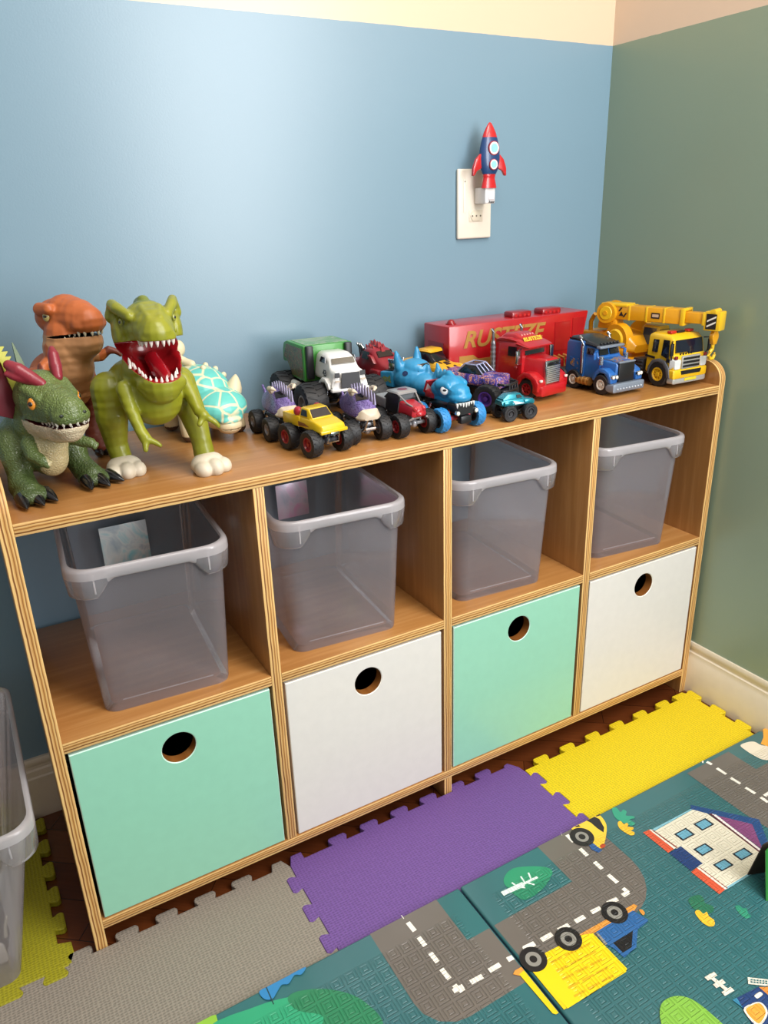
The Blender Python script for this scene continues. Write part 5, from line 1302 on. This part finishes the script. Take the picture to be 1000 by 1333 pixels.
# ---- red lorry cab
m = thing('toy_truck', 'red toy lorry cab with chrome grille and exhaust, before the red trailer', 'toy truck', (.852, -.178, ZT), radians(10))
loftbody('cab', m, [(-22, 33, 31, 16, 86, 5), (-18, 34, 32, 14, 92, 6), (-12, 34, 31, 14, 96, 8), (10, 34, 31, 14, 101, 14), (34, 34, 30, 14, 100, 14), (42, 34, 29, 16, 96, 8)], red)
loftbody('sun_visor', m, [(-36, 31, 30, 86, 88, .8), (-30, 33, 32, 86.5, 90, 1.4), (-14, 33, 31, 87, 96, 4), (-8, 33, 31, 87, 98, 5)], red)
loftbody('roof_fairing', m, [(-20, 26, 20, 90, 93, 1.2), (-12, 30, 22, 90, 100, 4.5), (6, 32, 22, 90, 107, 8), (28, 32, 22, 90, 106, 8), (40, 30, 20, 88, 98, 6)], red)
loftbody('bonnet', m, [(-62, 17, 15, 24, 66, 3), (-60, 19, 16, 22, 69, 4), (-40, 24, 20, 22, 70, 6), (-22, 30, 24, 22, 72, 6)], red)
for s in (-1, 1):
    mb = MB(); pts = [(-64, 16), (-65, 30), (-60, 38), (-46, 47), (-32, 47), (-20, 38), (-14, 24), (-22, 24), (-28, 34), (-38, 38), (-48, 35), (-53, 26), (-54, 16)]
    mb.prism(pts, s*29-11, s*29+11, 'x', red, 2); mb.build('mudguard', m)
mb = MB(); mb.loft([rsec(-70, 26, 25, 12, 22, 3), rsec(-68, 33, 32, 8, 25, 4), rsec(-60, 38, 37, 8, 27, 4), rsec(-52, 38, 37, 12, 27, 4)], red); mb.build('front_bumper', m)
mb = MB(); bx(mb, (-19, 19), (-64.5, -61), (26, 66), chrome, 1.2); gr = mb.build('grille', m)
mb = MB()
for k in range(9): bx(mb, (-16.5, 16.5), (-65.6, -64), (28.5+3.3*k, 30.2+3.3*k), P('#d5d8dc', .3, .8), .3)
mb.build('grille_bars', gr); text('MACK', 'lettering', gr, .0078, (0, -.0657, .0605), (radians(90), 0, 0), blk, bold=.0002, sx=1.3)
plate('windscreen', m, [[(-25, -23, 72.5), (25, -23, 72.5), (25, -19.5, 86.5), (-25, -19.5, 86.5)]], P('#1a1d24', .12, coat=.7), .8)
for s in (-1, 1):
    p = [(s*34.2, -12, 70), (s*34.2, 8, 70), (s*33, 8, 86), (s*33, -10, 86)]; plate('side_window', m, [p if s > 0 else p[::-1]], glassb, .5)
    mb = MB(); mb.tube([(s*33, -20, 84), (s*44, -23, 83), (s*44, -23, 60), (s*33, -20, 58)], 1.6, chrome, 8); bx(mb, (s*44-4.5, s*44+4.5), (-25, -21.5), (60, 82), chrome, 1); mb.build('wing_mirror', m)
    mb = MB(); mb.cyl((s*37, 40, 34), (s*37, 40, 88), 4.6, None, P('#85878c', .3, .8), 14); mb.cyl((s*37, 40, 88), (s*37, 40, 93), 4.6, 3, P('#85878c', .3, .8), 14); mb.tube([(s*37, 40, 92), (s*37, 40, 106), (s*37, 43, 113)], 2.6, P('#85878c', .3, .8), 10)
    for k in range(6): mb.cyl((s*37, 40, 40+8*k), (s*37, 40, 43+8*k), 5.1, None, greym, 14)
    mb.build('exhaust_pipe', m)
    simple_wheel(m, 18, 14, (s*30, -37, 18), rub, redd, 10)
    for yy in (18, 50): simple_wheel(m, 17, 18, (s*27, yy, 17), rub, redd, 9)
    mb = MB(); bx(mb, (s*33-3, s*33+3), (-68, -64), (33, 37), P('#e9d6d0', .2, coat=.5), 1); mb.build('headlight', m)
    mb = MB(); mb.ell((s*36, -12, 52), (2.4, 3, 3.2), redd, 10); mb.build('marker_lamp', m)
mb = MB()
for k in range(5): mb.ell((-14+7*k, -4, 103), (2.2, 2.6, 2.4), P('#c9776f', .25, coat=.5), 10)
mb.build('roof_lamps', m)
mb = MB(); bx(mb, (-26, 26), (36, 66), (16, 28), redd, 2); bx(mb, (-18, 18), (46, 62), (28, 33), blk, 1); mb.build('coupling_bed', m)
text('RUSTEZE', 'visor_lettering', m, .0105, (0, -.0166, .0972), (radians(45), 0, 0), P('#e3b43c', .35), shear=.2, bold=.0005, sx=1.1, label='small yellow lettering')

# ---- blue lorry cab
b = thing('toy_truck', 'blue toy lorry cab with black grille and grey bumper, between red and yellow trucks', 'toy truck', (.982, -.208, ZT), radians(2))
bl = P('#2560a6', .35, coat=.35); gry = P('#7c8693', .4, .2)
loftbody('sleeper', b, [(-12, 33, 32, 22, 84, 3), (-8, 33, 32, 20, 86, 4), (26, 33, 32, 20, 86, 4), (30, 33, 31, 20, 82, 4)], bl)
loftbody('cab', b, [(-46, 29, 27, 22, 58, 3), (-40, 29, 28, 22, 62, 3), (-36, 29, 27, 22, 76, 4), (-10, 30, 28, 22, 80, 4)], bl)
loftbody('bonnet', b, [(-80, 22, 20, 24, 52, 3), (-78, 24, 22, 22, 55, 4), (-60, 26, 23, 22, 57, 4), (-38, 28, 25, 22, 60, 4)], bl)
loftbody('roof', b, [(-44, 27, 25, 77, 79, .8), (-38, 29, 27, 78, 82, 1.8), (-12, 31, 29, 79, 88, 4), (6, 32, 28, 84, 92, 5), (26, 31, 26, 84, 91, 5)], P('#22242a', .35, coat=.3), None, 'black roof')
mb = MB(); bx(mb, (-30, 30), (-48, -38), (75.5, 80), gry, 1.6)
vz = mb.build('visor', b)
mb = MB()
for k in range(6): mb.ell((-20+8*k, -40, 83), (2.4, 2.4, 2.4), blk, 10)
mb.build('roof_lamps', b)
plate('windscreen', b, [[(-24, -41.2, 63.5), (-2, -41.6, 63.5), (-2, -37.6, 75), (-23, -37.2, 75)], [(2, -41.6, 63.5), (24, -41.2, 63.5), (23, -37.2, 75), (2, -37.6, 75)]], glassb, .7)
mb = MB(); bx(mb, (-19, 19), (-83.5, -79), (22, 55), blk, 1.5); g2 = mb.build('grille', b)
mb = MB(); mb.box((0, -81.5, 56), (40, 5, 3), gry, 1); mb.build('grille_frame', g2)
mb = MB(); mb.loft([rsec(-92, 34, 34, 9, 20, 2), rsec(-90, 38, 38, 7, 22, 3), rsec(-80, 39, 39, 7, 22, 3), rsec(-74, 39, 39, 9, 20, 2)], gry); bu = mb.build('front_bumper', b, label='grey front bumper')
mb = MB()
for k in range(9): mb.ell((-29+7.2*k, -92, 13), (2, 1.6, 2), P('#a5adb6', .35, .3), 8)
mb.build('bumper_stud', bu)
flame = splatter('lorry_flames', [(0, '#2560a6'), (.5, '#2560a6'), (.53, '#b0903c'), (.58, '#8a3a32'), (.63, '#2560a6')], 60, 2)
for s in (-1, 1):
    mb = MB(); mb.prism([(-84, 22), (-84, 30), (-78, 40), (-66, 46), (-54, 45), (-44, 36), (-40, 24), (-46, 22), (-50, 33), (-58, 38), (-68, 37), (-75, 30), (-77, 22)], s*31-8, s*31+8, 'x', bl, 2); mb.build('mudguard', b)
    simple_wheel(b, 17.5, 14, (s*32, -61, 17.5), rub, P('#d8d3c9', .35), 9)
    for yy in (8, 40): simple_wheel(b, 17, 17, (s*28, yy, 17), rub, P('#d8d3c9', .35), 9)
    lamps(b, [(s*27, -85, 33), (s*34, -84, 33)], 4)
    mb = MB(); mb.tube([(s*34.5, -11, 30), (s*34.5, -11, 78), (s*34.5, -8, 90), (s*34, -3, 94)], 3, chrome, 12); mb.build('exhaust_pipe', b)
    mb = MB(); mb.cyl((s*30.5, -52, 50), (s*30.5, -52, 64), 3.6, None, gry, 12)
    for k in range(4): mb.cyl((s*30.5, -52, 51+3.4*k), (s*30.5, -52, 52.6+3.4*k), 4.2, None, chrome, 12)
    mb.build('air_filter', b)
    mb = MB(); mb.cyl((s*31, -30, 17), (s*31, 0, 17), 7, None, P('#a87438', .3, .5), 16)
    for k in range(3): mb.cyl((s*31, -26+9*k, 17), (s*31, -23+9*k, 17), 7.5, None, gold, 16)
    mb.build('fuel_tank', b, label='copper coloured fuel tank')
    p = [(s*29.2, -34, 64), (s*29.4, -16, 64), (s*28.6, -16, 75), (s*28, -32, 75)]; plate('side_window', b, [p if s > 0 else p[::-1]], glassb, .5)
    p = [(s*33.2, 0, 36), (s*33.2, 18, 42), (s*33, 20, 56), (s*33.1, 6, 52), (s*33.1, -2, 56)]; plate('flame_mark', b, [p if s > 0 else p[::-1]], flame, .35)
    mb = MB(); mb.tube([(s*29, -40, 72), (s*37, -42, 71), (s*37, -42, 60)], 1.2, bl, 6); bx(mb, (s*37-3, s*37+3), (-44, -41), (58, 70), bl, 1); mb.build('wing_mirror', b)
plate('bonnet_flame', b, [[(-18, -74, 56.2), (18, -74, 56.2), (22, -50, 58.7), (-22, -50, 58.7)]], flame, .35)
mb = MB(); bx(mb, (-24, 24), (-40, 64), (14, 24), blk, 2); bx(mb, (-16, 16), (36, 58), (24, 29), gry, 1); mb.build('chassis', b)

# ---- yellow crane lorry
c = thing('toy_crane_truck', 'yellow toy crane lorry with raised boom and hanging hook at right end', 'toy crane truck', (1.116, -.205, ZT), 0)
ye, yo = P('#e3b51a', .33, coat=.4), P('#dc9a14', .33, coat=.4)
mb = MB(); bx(mb, (-38, 38), (-60, 158), (20, 30), blk, 2); bx(mb, (-40, 40), (-28, 150), (30, 40), yo, 3); bx(mb, (-42, 42), (-40, -16), (24, 44), P('#2a2a2e', .4), 2)
for k in range(3): bx(mb, (-43, 43), (-39, -17), (26+6*k, 29+6*k), P('#4a4a50', .35, .4), .8)
mb.build('chassis', c)
loftbody('cab', c, [(-108, 41, 40, 24, 54, 4), (-106, 42, 40, 22, 58, 5), (-103, 42, 40, 22, 60, 5), (-100, 42, 38, 22, 84, 6), (-92, 42, 38, 22, 91, 7), (-52, 42, 38, 22, 93, 7), (-47, 42, 38, 22, 90, 6)], ye)
plate('windscreen', c, [[(-35, -104.6, 62), (-6, -104.6, 62), (2, -105, 58), (35, -104.8, 58), (33, -100.8, 83), (-33, -100.8, 83)]], P('#0f1426', .1, coat=.7), .8)
sil = P('#b4b3ad', .3, .4)
mb = MB(); mb.loft([rsec(-112, 37, 36, 9, 16, 2), rsec(-110, 42, 42, 8, 18, 3), rsec(-98, 43, 43, 8, 20, 3)], sil); mb.build('lower_bumper', c, label='silver lower bumper')
loftbody('bumper', c, [(-112, 39, 39, 18, 30, 2.5), (-110, 43, 43, 17, 33, 3), (-96, 43.5, 43, 17, 34, 3)], ye)
plate('bumper_slot', c, [[(-24, -112.4, 24), (24, -112.4, 24), (26, -112.4, 31), (-26, -112.4, 31)]], blk, .5)
plate('number_plate', c, [[(-15, -112.6, 12.5), (15, -112.6, 12.5), (15, -112.4, 17), (-15, -112.4, 17)]], P('#cfc02a', .4), .5)
mb = MB(); bx(mb, (-23, 23), (-111, -106), (33, 56), sil, 1.5); g3 = mb.build('grille', c)
mb = MB()
for k in range(3): bx(mb, (-21, 21), (-112, -110), (36+6.6*k, 40+6.6*k), blk, .5)
mb.build('grille_slot', g3)
plate('hazard_marks', c, [[(-26+7*k, -106.4, 57.6), (-23+7*k, -106.4, 57.6), (-21.5+7*k, -106.2, 61.5), (-24.5+7*k, -106.2, 61.5)] for k in range(5)], blk, .4)
for s in (-1, 1):
    mb = MB(); mb.loft([rsec(-110, 7, 8, 34, 50, 2, xc=s*33), rsec(-100, 9.5, 9.5, 33, 54, 3, xc=s*33)], P('#d6d8d6', .15, coat=.8)); mb.build('headlight', c)
    mb = MB(); bx(mb, (s*37-3.5, s*37+3.5), (-110.5, -107), (51, 57), P('#7c1820', .2, coat=.6), 1); mb.build('marker_lamp', c)
    p = [(s*42.2, -97, 50), (s*42.2, -80, 56), (s*39, -80, 83), (s*39, -93, 83)]; plate('door_window', c, [p if s > 0 else p[::-1]], glassb, .6)
    p = [(s*41.4, -70, 60), (s*41.4, -58, 60), (s*39, -58, 82), (s*39, -70, 82)]; plate('rear_window', c, [p if s > 0 else p[::-1]], glassb, .6)
    mb = MB(); mb.prism([(-104, 18), (-100, 36), (-90, 47), (-76, 50), (-62, 46), (-54, 34), (-52, 20), (-56, 20), (-59, 33), (-66, 41), (-76, 44), (-86, 41), (-94, 32), (-97, 18)], s*41-4, s*41+4, 'x', P('#55565a', .4), 1.2); mb.build('mudguard', c, label='dark grey wheel arch')
    simple_wheel(c, 22, 17, (s*36, -76, 22), rub, P('#dcae1e', .35, coat=.3), 12, 8)
    for yy in (52, 104): simple_wheel(c, 22, 18, (s*34, yy, 22), rub, P('#dcae1e', .35, coat=.3), 12, 8)
    mb = MB(); mb.tube([(s*40, -100, 82), (s*48, -106, 82), (s*48, -106, 62), (s*41, -102, 50)], 1.4, blk, 8); bx(mb, (s*48-3.5, s*48+3.5), (-109, -105), (58, 80), blk, 1.5); mb.build('wing_mirror', c)
    p = [(s*42.4, -66+3*0, 48), (s*42.4, -44, 50), (s*42.2, -44, 54), (s*42.2, -66, 52)]; plate('hazard_band', c, [p if s > 0 else p[::-1]], blk, .35)
    p = [(s*42.5, -100, 45), (s*42.5, -92, 45), (s*42.5, -92, 51), (s*42.5, -100, 51)]; plate('door_badge', c, [p if s > 0 else p[::-1]], blk, .35)
    mb = MB(); bx(mb, (s*22-7, s*22+7), (-86, -76), (92, 97), P('#b4241c', .25, coat=.5), 1.5); mb.build('beacon', c)
mb = MB(); bx(mb, (-9, 9), (-84, -78), (92, 95), blk, 1); mb.build('beacon_bar', c)
# turntable, operator cabin, counterweight
tt = mb = MB(); mb.cyl((0, 40, 40), (0, 40, 50), 40, 38, yo, 32); mb.loft([rsec(-6, 30, 28, 48, 62, 5), rsec(6, 40, 36, 48, 78, 8), rsec(60, 40, 34, 48, 84, 8), rsec(96, 40, 36, 48, 80, 6), rsec(128, 38, 34, 52, 78, 6)], yo); mb.build('turntable', c)
for s in (-1, 1):
    mb = MB(); mb.cyl((s*24, 34, 70), (s*40, 34, 70), 30, 28, yo, 30); mb.cyl((s*40, 34, 70), (s*43, 34, 70), 20, 17, ye, 26); mb.box((s*38, 34, 48), (10, 60, 12), yo, 3); mb.build('winch_drum', c)
plate('body_lettering_band', c, [[(-40.6, 124, 66), (-40.6, 86, 66), (-40.6, 86, 72), (-40.6, 124, 72)]], P('#7a4a1a', .5), .3)
loftbody('operator_cabin', c, [(-30, 16, 14, 50, 86, 3, 20), (-26, 17, 14, 50, 96, 4, 20), (6, 17, 14, 50, 98, 4, 20), (14, 16, 13, 50, 92, 4, 20)], ye)
plate('cabin_window', c, [[(6, -31.5, 60), (34, -31.5, 60), (33, -28, 90), (7, -28, 90)], [(2.6, 8, 62), (2.6, -24, 62), (5.2, -22, 92), (5.2, 6, 92)]], P('#1f3f52', .12, coat=.6), .7)
mb = MB(); mb.tube([(-28, 112, 78), (-28, 112, 96), (-28, 106, 106), (-30, 100, 111)], [4.5, 4.5, 4.2, 3.6], yo, 12); mb.build('exhaust_pipe', c)
# boom: two box sections, tip block, hook
BM = Matrix.Translation((-22, 66, 119)) @ Matrix.Rotation(radians(16), 4, 'Z') @ Matrix.Rotation(radians(.6), 4, 'X')
mb = MB(); bx(mb, (-15, 15), (-150, 12), (-13, 13), yo, 2, M=BM); bx(mb, (-17, 17), (-150, -142), (-15, 15), ye, 1.5, M=BM); bx(mb, (-16.5, 16.5), (-40, 14), (10, 16), ye, 2, M=BM)
for yy in (-44, -78, -112): bx(mb, (-15.8, 15.8), (yy-2, yy+2), (-13.6, 13.6), ye, .6, M=BM)
bm1 = mb.build('boom', c)
mb = MB()
for s in (-1, 1): mb.cyl(BM @ Vector((s*14, 0, -2)), BM @ Vector((s*22, 0, -2)), 20, 19, yo, 28); mb.cyl(BM @ Vector((s*22, 0, -2)), BM @ Vector((s*23.5, 0, -2)), 13, 12, ye, 24); mb.cyl(BM @ Vector((s*23, 0, -2)), BM @ Vector((s*25, 0, -2)), 4, None, yo, 12)
mb.prism([(-24, -32), (20, -32), (16, -8), (-16, -8)], -14, 14, 'x', yo, 2, M=BM); mb.build('boom_pivot', c)
mb = MB(); bx(mb, (-11, 11), (-186, -148), (-10, 9), yo, 2, M=BM); bx(mb, (-13, 13), (-186, -180), (-12, 11), ye, 1.2, M=BM); mb.build('boom_extension', c)
mb = MB(); bx(mb, (-13, 13), (-212, -184), (-20, 13), ye, 2, M=BM); mb.cyl(BM @ Vector((-13, -198, 12)), BM @ Vector((13, -198, 12)), 5, None, ye, 16); tp = mb.build('boom_tip', c)
plate('hazard_plate', tp, [[BM @ Vector(q) for q in ((-13.3, -188, -17), (-13.3, -206, -17), (-13.3, -206, 9), (-13.3, -188, 9))]], P('#1c1512', .4), .3)
plate('hazard_stripe', tp, [[BM @ Vector(q) for q in ((-13.7, -190, -14+9*k), (-13.7, -205, -6+9*k), (-13.7, -205, -3+9*k), (-13.7, -190, -11+9*k))] for k in range(2)], P('#d9d2c6', .4), .3)
plate('boom_label', bm1, [[BM @ Vector(q) for q in ((-15.4, -88, -6), (-15.4, -104, -6), (-15.4, -104, 4), (-15.4, -88, 4))]], P('#2a1c1a', .4), .3)
plate('label_face', bm1, [[BM @ Vector(q) for q in ((-15.8, -90, -3.5), (-15.8, -102, -3.5), (-15.8, -102, 1.5), (-15.8, -90, 1.5))]], P('#c9a98a', .4), .2)
for y0_, sgn in ((-22, 1), (-32, -1)): plate('warning_mark', bm1, [[BM @ Vector(q) for q in ((-15.4, y0_, -8 if sgn < 0 else 2), (-15.4, y0_-3, -8 if sgn < 0 else 2), (-15.4, y0_-8, 0 if sgn < 0 else 9), (-15.4, y0_-5, 0 if sgn < 0 else 9))]], blk, .3)
plate('warning_triangle', bm1, [[BM @ Vector(q) for q in ((-15.4, -24, -6), (-15.4, -33, -6), (-15.4, -28.5, 2))]], blk, .3)
hk = Vector((4-13*0, 74-200, 0)); hp = BM @ Vector((0, -200, -20))
mb = MB(); x0, y0 = hp.x, hp.y; z0 = hp.z
mb.prism([(x0-3, z0+2), (x0+3, z0+2), (x0+8, z0-8), (x0+8, z0-13), (x0+4, z0-24), (x0-4, z0-24), (x0-8, z0-13), (x0-8, z0-8)], y0-4, y0+4, 'y', yo, 1.2)
mb.tube([(x0, y0, z0-22), (x0-1, y0, z0-32), (x0-6, y0, z0-37), (x0-8, y0, z0-43), (x0-4, y0, z0-49), (x0+3, y0, z0-49), (x0+7, y0, z0-43), (x0+6.5, y0, z0-39)], [3.4, 3.2, 3.2, 3.2, 3.2, 3.2, 2.8, 2], ye, 10)
mb.build('hook', c)
# ================================================================== LIGHT
w = bpy.data.worlds.new('world'); S.world = w; w.use_nodes = True
w.node_tree.nodes['Background'].inputs[0].default_value = (1.0, .98, .95, 1); w.node_tree.nodes['Background'].inputs[1].default_value = .44
def area(name, loc, target, sx, sy, e, col=(1, 1, 1), spread=180):
    l = bpy.data.lights.new(name, 'AREA'); l.shape = 'RECTANGLE'; l.size = sx; l.size_y = sy; l.energy = e; l.color = col; l.spread = radians(spread)
    o = bpy.data.objects.new(name, l); COL.objects.link(o); o.location = loc
    o.rotation_euler = (Vector(target)-Vector(loc)).to_track_quat('-Z', 'Y').to_euler(); return o
area('ceiling_lamp', (.6, -1.3, 2.5), (.6, -.5, 0), 1.0, 1.0, 32, (1, .95, .88))
area('window_light', (1.165, -1.5, 1.2), (.35, -.15, .65), 1.1, 1.3, 54, (.98, .98, 1))
